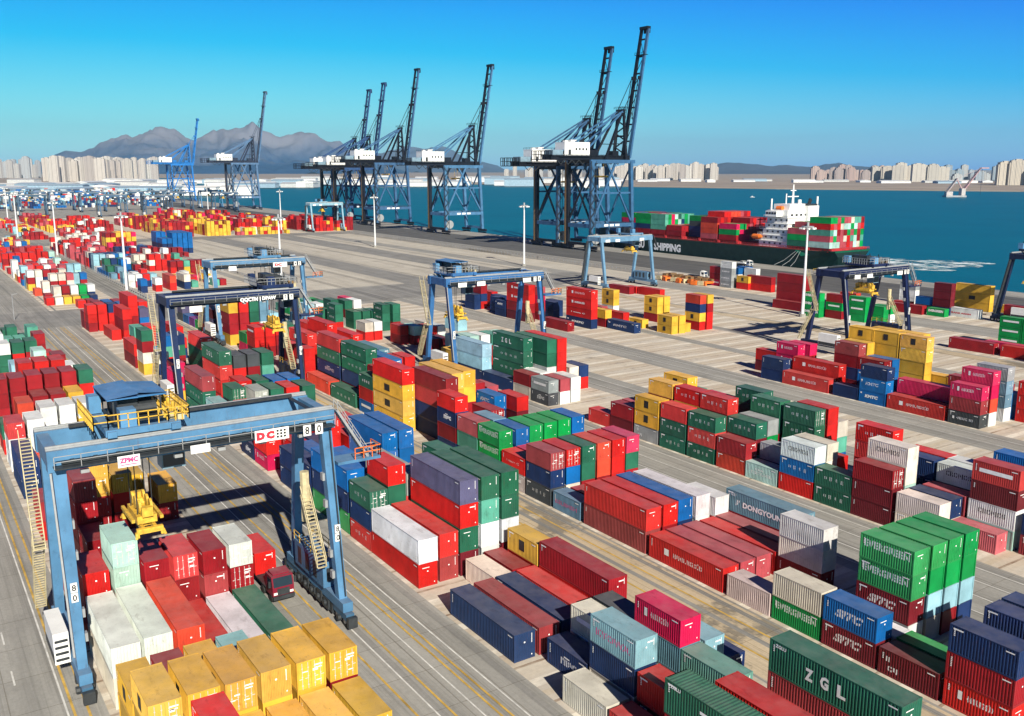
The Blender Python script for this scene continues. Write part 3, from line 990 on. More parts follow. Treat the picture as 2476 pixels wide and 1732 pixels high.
for c in range(5): stack('f', 288, c, -676 - c * .2, 20, 'R R R R' if c > 2 else 'y r R')

cluster(-304, -262, 73.24, 6, 3, .95, 'n u m b k R v g n'.split(), 60)
cluster(-306, -290, 45.45, 6, 3, .9, 'R r n T w b'.split(), 61)
cluster(-268, -252, 45.45, 2, 3, .8, 'r R G t'.split(), 62)
cluster(-306, -284, 106, 3, 2, .9, 'g g t T'.split(), 63)
cluster(-306, -258, 12, 6, 3, .6, 'r R G w t g'.split(), 64)
# containers on the ship (base of the stacks about 9.5 m)
def shipstack(x1, nb, ncol, nmax, pal, seed, y0=369.5, L=40, zb=9.6, fall=0.):
    rn = random.Random(seed)
    for b in range(nb):
        for c in range(ncol):
            n = max(1, nmax - rn.choice((0, 0, 0, 1)) - (1 if c < fall else 0))
            for t in range(n):
                q = rn.choice(pal); Lm = L20 if L == 20 else L40; H = H20 if L == 20 else H40
                CONT.append(dict(x=x1 - b * (Lm + .7), y=y0 + 2.52 * c, z=zb + t * H, L=Lm, H=H, c=q, let=('EG' if q == 'g' and c == 0 else None), door=True, roofc=False, zone='s', col=c, tier=t, n=n))
shipstack(-284.5, 1, 10, 5, 'P T r g t P W R T'.split(), 71)
shipstack(-297.5, 1, 6, 4, 'g g t T g P G'.split(), 72, fall=2)
shipstack(-343.3, 1, 4, 3, 'R p g'.split(), 73, y0=369.5)
shipstack(-343.5, 1, 6, 4, 'R R P r b'.split(), 74, y0=379.6)
shipstack(-357, 1, 10, 5, 'R R R o P r r'.split(), 75)
shipstack(-371, 1, 7, 4, 'n k g n k'.split(), 76, y0=374.5)
shipstack(-384, 1, 8, 2, 'r R'.split(), 80)
shipstack(-397.5, 1, 10, 4, 'g t R n g p T'.split(), 77)
shipstack(-410.5, 1, 10, 4, 'R m n p R g'.split(), 78)
shipstack(-423.5, 1, 10, 4, 'R g b n p'.split(), 79)
# keep neighbours in one row from running into each other
rows = {}
for i, c in enumerate(CONT): rows.setdefault((c['zone'], round(c['y'], 1)), {}).setdefault(round(c['x'], 2), []).append(c)
for k, st in rows.items():
    lim = None
    for xk in sorted(st, reverse=True):
        cs = st[xk]; x = cs[0]['x']
        if lim is not None and x > lim - .12:
            for c in cs: c['x'] = lim - .12
            x = lim - .12
        lim = x - max(c['L'] for c in cs)
    for j, xk in enumerate(sorted(st, reverse=True)):
        for c in st[xk]: c['ord'] = j
# which ones show largest
cells = {}
for c in CONT: cells.setdefault((c['zone'], round(c['y'], 1)), []).append(c)
def covered(zone, y, x, z):
    for d in cells.get((zone, round(y, 1)), ()):
        if d['x'] - d['L'] - .2 < x < d['x'] + .2 and d['z'] - .3 < z < d['z'] + d['H']: return True
    return False
for c in CONT:
    p = Vector((c['x'] - c['L'] / 2, c['y'] + 1.2, c['z'] + 1.3)); d = p - Vector((0, 0, CAMH)); D = d.length; f = d.dot(_F)
    u, v = d.dot(_R) / max(f, .1) * 2250 / 1238, d.dot(_U) / max(f, .1) * 2250 / 866
    inside = f > 0 and abs(u) < 1.06 and abs(v) < 1.08
    dn = d / D; a = 0
    if c['tier'] == c['n'] - 1: a += c['L'] * 2.44 * -dn.z
    if not covered(c['zone'], c['y'], c['x'] + .9, c['z'] + 1.3): a += 2.44 * c['H'] * max(0, -dn.x)
    if not covered(c['zone'], c['y'] - (2.52 if c['zone'] == 's' else 2.83), c['x'] - c['L'] / 2, c['z'] + 1.3): a += c['L'] * c['H'] * max(0, dn.y)
    c['score'] = a / D / D if inside else 0
    c['D'] = D
CONT.sort(key=lambda c: -c['score'])
NIND = 340
print('containers', len(CONT), 'visible', sum(c['score'] > 0 for c in CONT), 'cut score distance', CONT[NIND]['D'])
ORD = 'nearest second third fourth fifth sixth seventh eighth ninth tenth eleventh twelfth thirteenth fourteenth fifteenth sixteenth seventeenth eighteenth nineteenth twentieth'.split()
ORD += ['%dth' % k for k in range(21, 60)]
ROW = 'first second third fourth fifth sixth seventh eighth ninth tenth'.split()
def zonetxt(c):
    z, x = c['zone'], c['x']
    if z == '1': return 'under the nearest crane' if x > -134 else 'in the left-hand yard'
    if z == '2': return 'beside the striped lane' if x > -150 else 'under the navy crane'
    if z == '3': return 'in the lower right yard' if x > -74 else ('in the centre yard' if x > -150 else 'in the yard behind centre')
    if z == '4': return 'in the right-hand yard' if x > -128 else 'by the central blue crane'
    if z in '56': return 'in the open yard' if x < -150 else 'in the far right yard'
    if z == 'q': return 'near the quay road'
    if z == 's': return 'aboard the moored ship'
    return 'in the distant yard'
ind = CONT[:NIND]; below = {}
for c in CONT: below[(c['zone'], round(c['y'], 1), round(c['x'], 1), c['tier'])] = c
def an(w): return ('an ' if w[0] in 'aeiou' else 'a ') + w
def l1(c):
    s = '%s %s container' % (CN[c['c']], 'short' if c['L'] < 7 else 'long')
    if c['let'] in LETW: s += ' ' + LETW[c['let']]
    elif c['door']: s += ' showing its doors'
    b = below.get((c['zone'], round(c['y'], 1), round(c['x'], 1), c['tier'] - 1)); t = below.get((c['zone'], round(c['y'], 1), round(c['x'], 1), c['tier'] + 1))
    if b: s += ', on %s one' % an(CN[b['c']])
    elif t: s += ', under %s one' % an(CN[t['c']])
    else: s += ', alone on the ground'
    return s + ', ' + zonetxt(c)
def l2(c):
    t = 'topmost' if c['tier'] == c['n'] - 1 and c['n'] > 1 else ('alone' if c['n'] == 1 else ('lowest' if c['tier'] == 0 else ('second up' if c['tier'] == 1 else ('third up' if c['tier'] == 2 else 'fourth up'))))
    return '%s %s container, %s, %s stack back in %s row %s' % (CN[c['c']], 'short' if c['L'] < 7 else 'long', t, ORD[c.get('ord', 0)], ROW[min(9, int(round(c['col'])))], zonetxt(c))
cnt = {}
for c in CONT: cnt[l1(c)] = cnt.get(l1(c), 0) + 1
seen = {}
for i, c in enumerate(ind):
    lab = l1(c)
    if cnt[lab] > 1 or len(lab.replace(',', '').split()) > 16: lab = l2(c)
    if len(lab.replace(',', '').split()) > 16: lab = lab.replace(' back in', ' of')
    if lab in seen: lab = lab.replace(' container,', ' container at %d metres,' % round(c['D']))
    seen[lab] = 1
    rn = random.Random(i * 7 + 3)
    base = PAL[c['c']]; jit = rn.uniform(.82, 1.15); fade = max(0, rn.uniform(-.08, .12)) * (.25 if max(base) < .2 else 1); colr = tuple(min(.85, max(0, (v * (1 - fade) + g_ * fade) * jit * rn.uniform(.93, 1.07))) for v, g_ in zip(base, (.42, .36, .36)))
    o = link('shipping_container', MESH[c['L'], 1 if c['door'] else (2 if c['roofc'] else 0)], None, None, colr)
    o.location = (c['x'] - c['L'] / 2 + rn.uniform(-.05, .05), c['y'] + WID / 2 + rn.uniform(-.04, .04), c['z']); o.rotation_euler = (0, 0, rn.uniform(-.004, .004))
    tag(o, lab, 'shipping container', 'shipping containers stacked in the terminal')
    if c['D'] < 330:
        if c['door']:
            for s in (-1, 1):
                dd = link('door', DOOR[c['L'], s][0], None, o, colr); link('locking_bar', DOOR[c['L'], s][1], None, dd)
            if c['D'] < 260: link('marking', DOOR[c['L'], 'p', rn.randrange(4)], None, o)
        elif c['c'] not in 'wW' or rn.random() < .3:
            link('marking', MARK[c['L'], rn.randrange(3)], None, o)
    if c['let']: link('lettering', lettering(c['let'], c['L']), None, o)
# all the rest, smaller in the picture
mb = MB(); cols = []; lm = MB()
for i, c in enumerate(CONT[NIND:]):
    n0 = len(mb.v); simple_mesh(mb, c['L'], c['H'], c['x'] - c['L'] / 2, c['y'] + WID / 2, c['z'])
    rn = random.Random(i); j = rn.uniform(.8, 1.15); q = tuple(min(.85, v * j) for v in PAL[c['c']]) + (1,)
    cols += [q] * (len(mb.v) - n0)
me = mb.mesh('shipping_container'); at = me.color_attributes.new('paint', 'FLOAT_COLOR', 'POINT')
flat = [x for q in cols for x in q]; at.data.foreach_set('color', flat)
o = link('shipping_container', me, M_STUFF, None, None, 'stuff')
tag(o, 'smaller and farther containers of every colour stacked across the yard and ship', 'shipping containers')

grp_ = {}
for c in CONT[NIND:]:
    if not c['let'] or c['score'] <= 0 or c['D'] > 420: continue
    me_ = lettering(c['let'], c['L']); g_ = grp_.setdefault(me_.materials[0].name, (MB(), me_.materials[0]))[0]; b = len(g_.v)
    for v in me_.vertices: g_.v.append((v.co.x + c['x'] - c['L'] / 2, v.co.y + c['y'] + WID / 2, v.co.z + c['z']))
    for f in me_.polygons: g_.f.append(tuple(b + k for k in f.vertices))
for g_, m_ in grp_.values(): obj('lettering', g_, m_, o, None, 'stuff')
# ---------------------------------------------------------------- rubber-tyred gantry cranes
BLUE = (.085, .215, .38); NAVY = (.011, .026, .085); STEELB = (.09, .22, .36)
PALEST = (.30, .31, .32)
def text_obj(s, mat, parent, o, ux, uy, name='lettering', bold=.02, shear=0.):
    mb = MB(); put_text(mb, s, o, ux, uy, bold, shear); return obj(name, mb, mat, parent)
def wheel(parent, x, y, r=.75, w=.6, rim=True):
    t = obj('wheel', MB().cyl((x, y - w/2, r), (x, y + w/2, r), r, 16), M_RUBBER, parent)
    if rim: obj('rim', MB().cyl((x, y - w/2 - .02, r), (x, y + w/2 + .02, r), r * .5, 10), M_GREYST, t)
def rtg(label, x, yL, span, H, col, num, trolley, hoist, detail=2, sign=None, group='rubber-tyred yard cranes', roof=False):
    """origin: ground, left leg line; +y along the span"""
    t = thing('gantry_crane', label, 'gantry crane', (x, yL, 0), 0, group)
    gx, fx = 3.7, 6.9                     # half distance of girders / feet
    zt = H - 1.9
    for s in (-1, 1):
        g = MB(); g.b2(s*gx - .6, s*gx + .6, -.9, span + .9, zt, H)
        for k in range(7): g.b2(s*gx - .62, s*gx + .62, .5 + k * span / 7, .62 + k * span / 7, zt - .03, H + .02)
        g = obj('girder', g, M_STEEL, t, col)
        obj('rail', MB().b2(s*gx - .28, s*gx + .28, -.9, span + .9, H + .02, H + .2).b2(s*gx - .1, s*gx + .1, -.9, span + .9, H + .2, H + .36), M_GREYST, g)
        if detail > 1:
            wk_ = MB(); xo = s * (gx + 1.25); wk_.b2(xo - .6, xo + .6, -.5, span + .5, zt + .5, zt + .6)
            obj('walkway', wk_, M_DARK, g)
            obj('handrail', MB().rail([(xo + s * .58, -.5, zt + .6), (xo + s * .58, span + .5, zt + .6)], 1.1, 2.1, .06), M_YEL if s < 0 else M_GREYST, g)
            obj('shade_strip', MB().b2(s * (gx + .84) - .2, s * (gx + .84) + .2, .2, span - .2, zt + .62, zt + .95), M_DARK, g)  # dark strip added to stand for the black shadow along the girder
            fe = MB(); xx = s * (gx + .66)
            for k in range(13): fe.beam((xx, .8 + k * span / 13, zt + .7), (xx, 1.5 + k * span / 13, zt + .15), .09); fe.box(xx + s*.1, 1.1 + k * span / 13, zt + .9, .3, .35, .3)
            obj('festoon', fe, M_DARK, g)
    for y in (-.3, span + .3):
        obj('end_tie', MB().b2(-gx + .6, gx - .6, y - .5, y + .5, zt + .2, H - .1), M_STEEL, t, col)
    for y, side in ((0, -1), (span, 1)):
        for s in (-1, 1):
            lg = MB().beam((s * fx * .93, y, 2.6), (s * gx, y, zt), 1.0, .85, 1.05, 1.1, up=(0, 1, 0))
            lg = obj('leg', lg, M_STEEL, t, col)
            if num and s > 0 and detail > 1:
                z = 9.2; xx = gx + (fx * .93 - gx) * (zt - z) / (zt - 2.6)
                for q, dz in zip(num, (.95, 0)):
                    obj('number_plate', MB().b2(xx + .55, xx + .75, y - .28, y + .28, z + dz - .42, z + dz + .42), M_WPAINT, lg)
                    text_obj(q, M_BLACK, lg, (xx + .76, y - .18, z + dz - .3), (0, .36, 0), (0, 0, .6), 'number')
        si = MB().b2(-fx - 1.2, fx + 1.2, y - .55, y + .55, 1.7, 2.7); si = obj('sill_beam', si, M_STEEL, t, col)
        for s in (-1, 1):
            bg_ = MB().b2(s*fx - 1.7, s*fx + 1.7, y - .45, y + .45, .95, 1.65); bg_.b2(s*fx - .5, s*fx + .5, y - .4, y + .4, 1.6, 1.72); obj('bogie', bg_, M_STEEL, si, tuple(v * .6 for v in col))
            for k in (-1, 1): wheel(t, s * fx + k * 1.0, y, .78, .62, detail > 0)
        obj('brace', MB().beam((-fx * .62, y, zt * .66), (fx * .62, y, zt * .66) , .5, .6), M_STEEL, t, col) if detail < 1 else None
    # service side: stair on the back left, electrical house on the right sill, power pack on the left sill
    e = MB().b2(-4.6, 3.6, span - .9 + .1, span + 1.3, 2.75, 5.6); eh = obj('electrical_house', e, M_STEEL, t, tuple(v * .9 for v in col))
    w = MB()
    for k in range(3): w.b2(-3.6 + k * 2.2, -2.6 + k * 2.2, span - .83, span - .79, 3.2, 5.1)
    w.b2(3.6, 3.63, span - .4, span + .8, 3.4, 4.9); obj('window', w, M_DARK, eh)
    if detail > 1: obj('handrail', MB().rail([(-4.6, span - .8, 5.6), (3.6, span - .8, 5.6), (3.6, span + 1.3, 5.6), (-4.6, span + 1.3, 5.6)], 1.1, 1.5, .06), M_YEL, eh)
    pp = MB().b2(-1.5, 4.2, -1.9, -.6, 2.3, 5.3); pk = obj('power_pack', pp, M_WPAINT, t)
    pv = MB()
    for k in range(4): pv.b2(4.2, 4.24, -1.8, -.7, 2.6 + k * .6, 2.85 + k * .6)
    pv.b2(-1.4, 4.1, -1.93, -1.9, 2.4, 3.2); obj('grille', pv, M_DARK, pk)
    st = MB()
    if detail > 1:
        z0 = 2.6; xs = (-fx - .3, -gx - 1.1)
        st.stair((-fx - 1.0, -1.5, 3), (-gx - .3, -1.5, 11), 1.0); st.b2(-gx - .6, -gx + .9, -2.1, -.9, 10.9, 11.0)
        st.stair((-gx + .8, -1.5, 11), (-gx - 2.6, -1.5, zt + .6), 1.0); obj('stair', st, M_CREAM if num else M_YEL, t)
        sr = MB().stair((fx - 2.2, span - 1.3, 5.7), (gx - 3.0, span - 1.3, 12.5), 1.0); sr.cyl((gx - 3.2, span - 1.2, 9.5), (gx - 3.2, span - 1.2, 15), .5, 8); obj('stair', sr, M_CREAM, t)
        ld = MB().stair((gx + .7, span + 1.0, H), (gx + .7, span + 4.2, H - 5.4), 1.0, side=(1, 0, 0)); ld.rail([(gx + .2, span + 4.2, H - 5.4), (gx + .2, span + 5.4, H - 5.4), (gx + 1.3, span + 5.4, H - 5.4), (gx + 1.3, span + 4.2, H - 5.4)], 1.1, 1, .07)
        obj('stair', ld, M_GREYST, t)
        pf = obj('service_platform', MB().b2(gx - .8, gx + 1.6, span + .7, span + 5.5, H - 5.7, H - 5.4), M_STEEL, t, col)
        obj('handrail', MB().rail([(gx + 1.6, span + 2.6, H - 5.4), (gx + 1.6, span + 5.5, H - 5.4), (gx - .8, span + 5.5, H - 5.4)], 1.2, .9, .08), M_ORANGE, pf)
        # pipes, lamps and boxes on the steelwork
        for k in range(6):
            y = 2 + k * span / 6.2; obj('floodlight', MB().box(gx + .95, y, zt - .15, .5, .7, .3), M_GREYST, t)
        bx = MB()
        for y, s in ((0, -1), (span, 1)):
            for z in (5.2, 7.4, 12.6, 15.4): xx = gx + (fx * .93 - gx) * (zt - z) / (zt - 2.6); bx.box(xx - .2, y - s * .62, z, .6, .3, .8)
        obj('junction_box', bx, M_GREYST, t)
        obj('pipe', MB().beam((fx * .93 + .7, span + .2, 3), (gx + .86, span + .2, zt), .12), M_DARK, t); obj('pipe', MB().beam((-fx * .93 - .7, .2, 3), (-gx - .86, .2, zt), .12), M_DARK, t)
        gb_ = MB()
        for k in range(5): gb_.b2(-2.2 + k * .2, 2.0 + k * .1, span * .36 + k * .7, span * .36 + k * .7 + .35, zt + .9, zt + 1.3)
        obj('walkway', MB().b2(-gx + .7, gx - .7, span - 1.3, span - .85, H - .08, H + .02), M_DARK, t); obj('cable_chain', MB().beam((-gx + .9, 2, H + .3), (-gx + .9, span - 1, H + .3), .35, .3), M_DARK, t)
        fl = MB()
        for s_ in (-1, 1):
            for y in (0, span): fl.cyl((s_ * fx, y - .75, .78), (s_ * fx, y + .75, .78), .35, 8); fl.b2(s_*fx - 2.4, s_*fx - 1.9, y - .5, y + .5, .4, 1.5); fl.b2(s_*fx + 1.9, s_*fx + 2.4, y - .5, y + .5, .4, 1.5)
        obj('wheel_guard', fl, M_DARK, t)
        mc = MB()
        for k in range(5): mc.b2(-fx + 2.4 + k * 1.9, -fx + 3.7 + k * 1.9, span - .7, span + 1.2, .55, 1.65 + .25 * (k % 2)); mc.cyl((-fx + 3 + k * 1.9, span - .95, 1.2), (-fx + 3 + k * 1.9, span + 1.4, 1.2), .35, 10)
        obj('drive_machinery', mc, M_DARK, t)
        # cable reel and pipes on the legs
        obj('cable_conduit', MB().beam((fx * .93 + .55, -.62, 4), (gx + .75, -.75, zt), .16), M_GREYST, t)
    else:
        st.beam((-fx, -1.2, 2.6), (-gx, -1.2, zt), .9, .4); obj('stair', st, M_DARK, t)
        obj('stair', MB().beam((gx + .7, span + .8, H), (gx + .7, span + 3.4, H - 5), .9, .3), M_DARK, t)
    # trolley
    ty = span * trolley
    fr = MB(); fr.b2(-gx - .7, gx + .7, ty - 3.2, ty - 2.4, H + .45, H + 1.0); fr.b2(-gx - .7, gx + .7, ty + 2.4, ty + 3.2, H + .45, H + 1.0)
    for s in (-1, 1):
        fr.b2(s*gx - .4, s*gx + .4, ty - 3.3, ty + 3.3, H + .5, H + 1.1)
        for k in (-1, 1): fr.cyl((s*gx - .15, ty + k * 2.6, H + .5), (s*gx + .15, ty + k * 2.6, H + .5), .34, 10)
    tro = obj('trolley', fr, M_STEEL, t, col)
    mh = MB(); mh.b2(-gx - .2, gx * .55, ty - 2.2, ty + 2.2, H + 1.1, H + 1.3)
    for k in (-1, 1):
        for q in (-gx, -gx * .2, gx * .5): mh.beam((q, ty + k * 2.1, H + 1.1), (q, ty + k * 2.1, H + 3.3), .14)
    mh.b2(-gx + .3, gx * .3, ty - 1.6, ty + .2, H + 1.3, H + 3.0); mh.cyl((-1.5, ty - 1.2, H + 2), (-1.5, ty + 1.9, H + 2), .75, 14); mh.cyl((.6, ty - 1.2, H + 2), (.6, ty + 1.9, H + 2), .6, 14)
    obj('hoist_machinery', mh, M_DARK, tro)
    if roof:
        rf = MB(); rf.quad((-gx - 1.0, ty - 2.7, H + 3.5), (gx * .62, ty - 2.7, H + 3.5), (gx * .62, ty + .1, H + 3.75), (-gx - 1.0, ty + .1, H + 3.75)); rf.quad((-gx - 1.0, ty + .1, H + 3.6), (gx * .3, ty + .1, H + 3.6), (gx * .3, ty + 2.9, H + 3.3), (-gx - 1.0, ty + 2.9, H + 3.3))
        rf.b2(-gx - .98, gx * .6, ty - 2.66, ty + .08, H + 3.36, H + 3.46); rf.b2(-gx - .98, gx * .29, ty + .12, ty + 2.85, H + 3.12, H + 3.26); rf.b2(-gx - 1, -gx - .92, ty - 2.6, ty + 2.8, H + 1.8, H + 3.3)
        obj('trolley_roof', rf, M_STEEL, tro, (.05, .19, .42) if col != NAVY else NAVY)
    for cc in (MB().b2(gx * .6, gx * .6 + 1.5, ty - 1.9, ty - .5, H + 1.1, H + 2.7), MB().b2(-gx - .9, -gx + .6, ty - 3.4, ty - 2.3, H + 1.1, H + 2.8)): obj('control_cabinet', cc, M_STEEL, tro, (.10, .26, .46) if col != NAVY else NAVY)
    ob = MB().b2(-1.0, 1.0, ty + 2.0, ty + 4.2, zt - 2.4, zt - .1); cb = obj('operator_cab', ob, M_STEEL, tro, (.22, .34, .42))
    obj('window', MB().b2(-.9, 1.03, ty + 2.1, ty + 4.1, zt - 2.2, zt - .9), M_GLASS, cb); obj('cab_roof', MB().b2(-1.1, 1.2, ty + 1.9, ty + 4.3, zt - .1, zt + .05), M_WPAINT, cb)
    if detail > 1:
        yr = MB().rail([(-gx + .2, ty + 2.3, H + 1.1), (gx, ty + 2.3, H + 1.1), (gx, ty + 4.2, H + 1.1), (-gx, ty + 4.2, H + 1.1), (-gx, ty + 2.3, H + 1.1)], 1.3, .55, .09)
        yr.rail([(gx, ty - 3, H + 1.1), (gx, ty + 2.3, H + 1.1)], 1.3, .8, .09); yr.rail([(-gx - .6, ty - 4.2, H + 1), (gx, ty - 4.2, H + 1), (gx, ty - 3, H + 1)], 1.5, .7, .09)
        for k in range(7): yr.cyl((-gx + 1 + k * .9, ty + 3.2, H + 1), (-gx + 1 + k * .9, ty + 3.2, H + 2.0 + .5 * (k % 2)), .18, 6)
        obj('handrail', yr, M_YEL if num == '80' else M_GREYST, tro)
        kk = MB()
        for k in range(9): kk.box(-gx + .5 + k * .8, ty + 3.0 + .5 * (k % 3 - 1), H + 1.35, .5, .6, .6)
        obj('winch', kk, M_CREAM if roof else M_BRONZE, tro)
    # spreader
    zs = hoist; ro = MB()
    for sx in (-1.6, 1.6):
        for sy in (-.7, .7): ro.cyl((sx, ty + sy, H + .6), (sx * .9, ty + sy, zs + 1.5), .05, 5)
    obj('hoist_rope', ro, M_DARK, tro)
    hb = MB(); hb.b2(-2.2, 2.2, ty - .9, ty + .9, zs + .75, zs + 1.5)
    for sx in (-1.5, 1.5): hb.cyl((sx, ty - .5, zs + 1.7), (sx, ty + .5, zs + 1.7), .45, 12)
    if detail > 1:
        for sx in (-1.5, 0, 1.5): hb.cyl((sx, ty - .62, zs + 2.3), (sx, ty - .4, zs + 2.3), .62, 14); hb.cyl((sx, ty + .4, zs + 2.3), (sx, ty + .62, zs + 2.3), .62, 14)
        hb.b2(-2.6, -1.9, ty - .5, ty + .5, zs + 1.5, zs + 2.6); hb.b2(1.9, 2.6, ty - .5, ty + .5, zs + 1.5, zs + 2.4); hb.beam((-2.4, ty - 1.3, zs + 1.2), (2.4, ty - 1.3, zs + 1.2), .3); hb.beam((-2.4, ty + 1.3, zs + 1.2), (2.4, ty + 1.3, zs + 1.2), .3)
    hb = obj('head_block', hb, M_YEL, tro)
    sp = MB(); sp.b2(-1.6, 1.6, ty - .55, ty + .55, zs + .3, zs + .75)
    for s in (-1, 1):
        sp.b2(-3.0, 3.0, ty + s * .55 - .16, ty + s * .55 + .16, zs + .25, zs + .62)
        sp.b2(s * 3.0 - .22, s * 3.0 + .22, ty - 1.2, ty + 1.2, zs + .1, zs + .6)
        for k in (-1, 1): sp.box(s * 3.0, ty + k * 1.15, zs + .0, .34, .34, .5); sp.beam((s * 3.1, ty + k * 1.2, zs + .2), (s * 3.45, ty + k * 1.32, zs - .25), .22, .1)
    obj('spreader', sp, M_YEL, tro)
    # plates on the front girder
    fxp = gx + (1.9 if detail > 1 else .62); zt -= .35
    if num:
        for i, q in enumerate(num):
            y = span - 2.6 + i * 1.25
            pl = obj('number_plate', MB().b2(fxp, fxp + .05, y - .4, y + .4, zt + .35, zt + 1.45), M_WPAINT, t)
            text_obj(q, M_BLACK, pl, (fxp + .06, y - .22, zt + .5), (0, .44, 0), (0, 0, .8), 'number')
    if sign == 'near':
        p1 = obj('sign', MB().b2(fxp, fxp + .06, span - 7.9, span - 4.5, zt + .45, zt + 1.65), M_WPAINT, t)
        d = MB(); put_text(d, 'D', (fxp + .07, span - 7.75, zt + .66), (0, .85, 0), (0, 0, .8), .1); put_text(d, 'C', (fxp + .07, span - 6.8, zt + .66), (0, .85, 0), (0, 0, .8), .1); obj('lettering', d, M_REDL, p1)
        g = MB()
        for a in range(3):
            for b_ in range(3): g.b2(fxp + .06, fxp + .075, span - 5.75 + a * .36, span - 5.53 + a * .36, zt + .66 + b_ * .3, zt + .86 + b_ * .3)
        obj('lettering', g, M_BLACK, p1)
        p2 = obj('sign', MB().b2(fxp, fxp + .06, 4.6, 6.5, zt + .2, zt + 1.25), M_WPAINT, t)
        d = MB(); put_text(d, 'ZPMC', (fxp + .07, 4.75, zt + .6), (0, 1.6, 0), (0, 0, .48), .05); d.b2(fxp + .06, fxp + .07, 4.85, 6.3, zt + .38, zt + .46); obj('lettering', d, M_PINK, p2)
        obj('sign', MB().b2(fxp, fxp + .06, 11.0, 12.8, zt + .4, zt + 1.2), M_WPAINT, t)
    elif sign == 'navy':
        text_obj('QQCTN', M_WHITE, t, (fxp + .01, span * .52, zt + .45), (0, 3.6, 0), (0, 0, .95), bold=.06); text_obj('| DPAW', M_WHITE, t, (fxp + .01, span * .68, zt + .45), (0, 3.4, 0), (0, 0, .95), bold=.06)
        obj('sign', MB().b2(fxp, fxp + .05, 3.0, 5.4, zt - .7, zt + .5), M_WPAINT, t)
    elif sign == 'plates':
        for y in (1.5, 6.5, span - 6): obj('sign', MB().b2(fxp, fxp + .05, y, y + 2.2, zt + .3, zt + 1.3), M_WPAINT, t)
    elif sign == 'red':
        p1 = obj('sign', MB().b2(fxp, fxp + .05, span - 9, span - 5, zt + .2, zt + 1.5), M_WPAINT, t); text_obj('DC', M_REDL, p1, (fxp + .06, span - 8.5, zt + .45), (0, 2, 0), (0, 0, .8), bold=.08)
        obj('sign', MB().b2(fxp, fxp + .05, 3.5, 5.6, zt - .1, zt + 1.1), M_WPAINT, t)
    return t
rtg('nearest blue gantry crane numbered 80 straddling stacks at lower left', -91.5, 10.2, 25.0, 22.3, BLUE, '80', .295, 12.6, 2, 'near', roof=True)
rtg('navy gantry crane numbered 77 with white lettering beyond the nearest crane', -188, 43.7, 24.8, 22.3, NAVY, '77', .86, 13.5, 2, 'navy')
rtg('blue gantry crane with red lettered sign behind the navy crane', -256, 71.6, 24.8, 22.0, BLUE, '45', .62, 11.5, 2, 'red')
rtg('blue gantry crane in mid yard holding a light blue container', -186, 104.0, 25.2, 22.3, (.04, .14, .34), '78', .16, 12.5, 2, 'plates', roof=True)
rtg('dark navy gantry crane over green and orange containers at right', -151, 198, 25.0, 21.5, (.012, .02, .07), '75', .55, 14.5, 2, 'plates')
rtg('pale blue gantry crane near the quay in front of the tall ship cranes', -287, 230.4, 25.0, 20.5, (.13, .26, .40), '', .7, 14.0, 1, 'plates')
rtg('dark blue gantry crane cut by the right edge of the photo', -148, 284, 25.0, 21.5, (.012, .022, .06), '', .3, 12.0, 1, None)
# the container hanging under the mid-yard crane
cr = link('shipping_container', MESH[L20, 0], None, None, (.30, .52, .60)); cr.location = (-186, 104 + 25.2 * .16, 9.85); tag(cr, 'light blue container hanging from the spreader of the mid-yard crane', 'shipping container')
FARR = [(-676, 266, (.25, .42, .52)), (-1158, 318, BLUE), (-1040, 300, (.05, .10, .18)), (-960, 210, (.05, .09, .15)), (-1000, 176, (.06, .12, .20)), (-1140, 222, (.05, .10, .17)),
        (-1130, 180, (.06, .12, .2)), (-1178, 126, (.06, .12, .2)), (-1182, 156, (.05, .1, .18)), (-1190, 92, (.06, .12, .2)), (-1160, 252, (.05, .09, .15)), (-960, 52, (.06, .12, .2)), (-1200, 58, (.05, .1, .16)), (-1050, 110, (.05, .1, .16)),
        (-860, 42, (.07, .14, .22)), (-1080, 262, (.05, .09, .15)), (-1210, 286, (.05, .1, .18))]
proto = None
for i, (x, y, c) in enumerate(FARR):
    lab = 'small distant yard crane standing among the far container stacks'
    if i == 0: lab = 'pale small gantry crane beside red stacks left of the tall cranes'
    if i == 1: lab = 'distant blue gantry crane in front of the far left ship crane'
    if proto is None:
        proto = rtg(lab, x, y, 25, 21.5, c, '', .4, 15, 0, 'plates'); o = proto; pc = tuple(round(k, 3) for k in c); pd = tuple(round(k * .6, 3) for k in c); pe = tuple(round(k * .9, 3) for k in c)
    else:
        o = dup(proto, None, {pc: c, pd: tuple(k * .6 for k in c), pe: tuple(k * .9 for k in c)}); o.location = (x, y, 0); o['label'] = lab
    o['group'] = 'distant yard cranes' if i > 1 else 'rubber-tyred yard cranes'
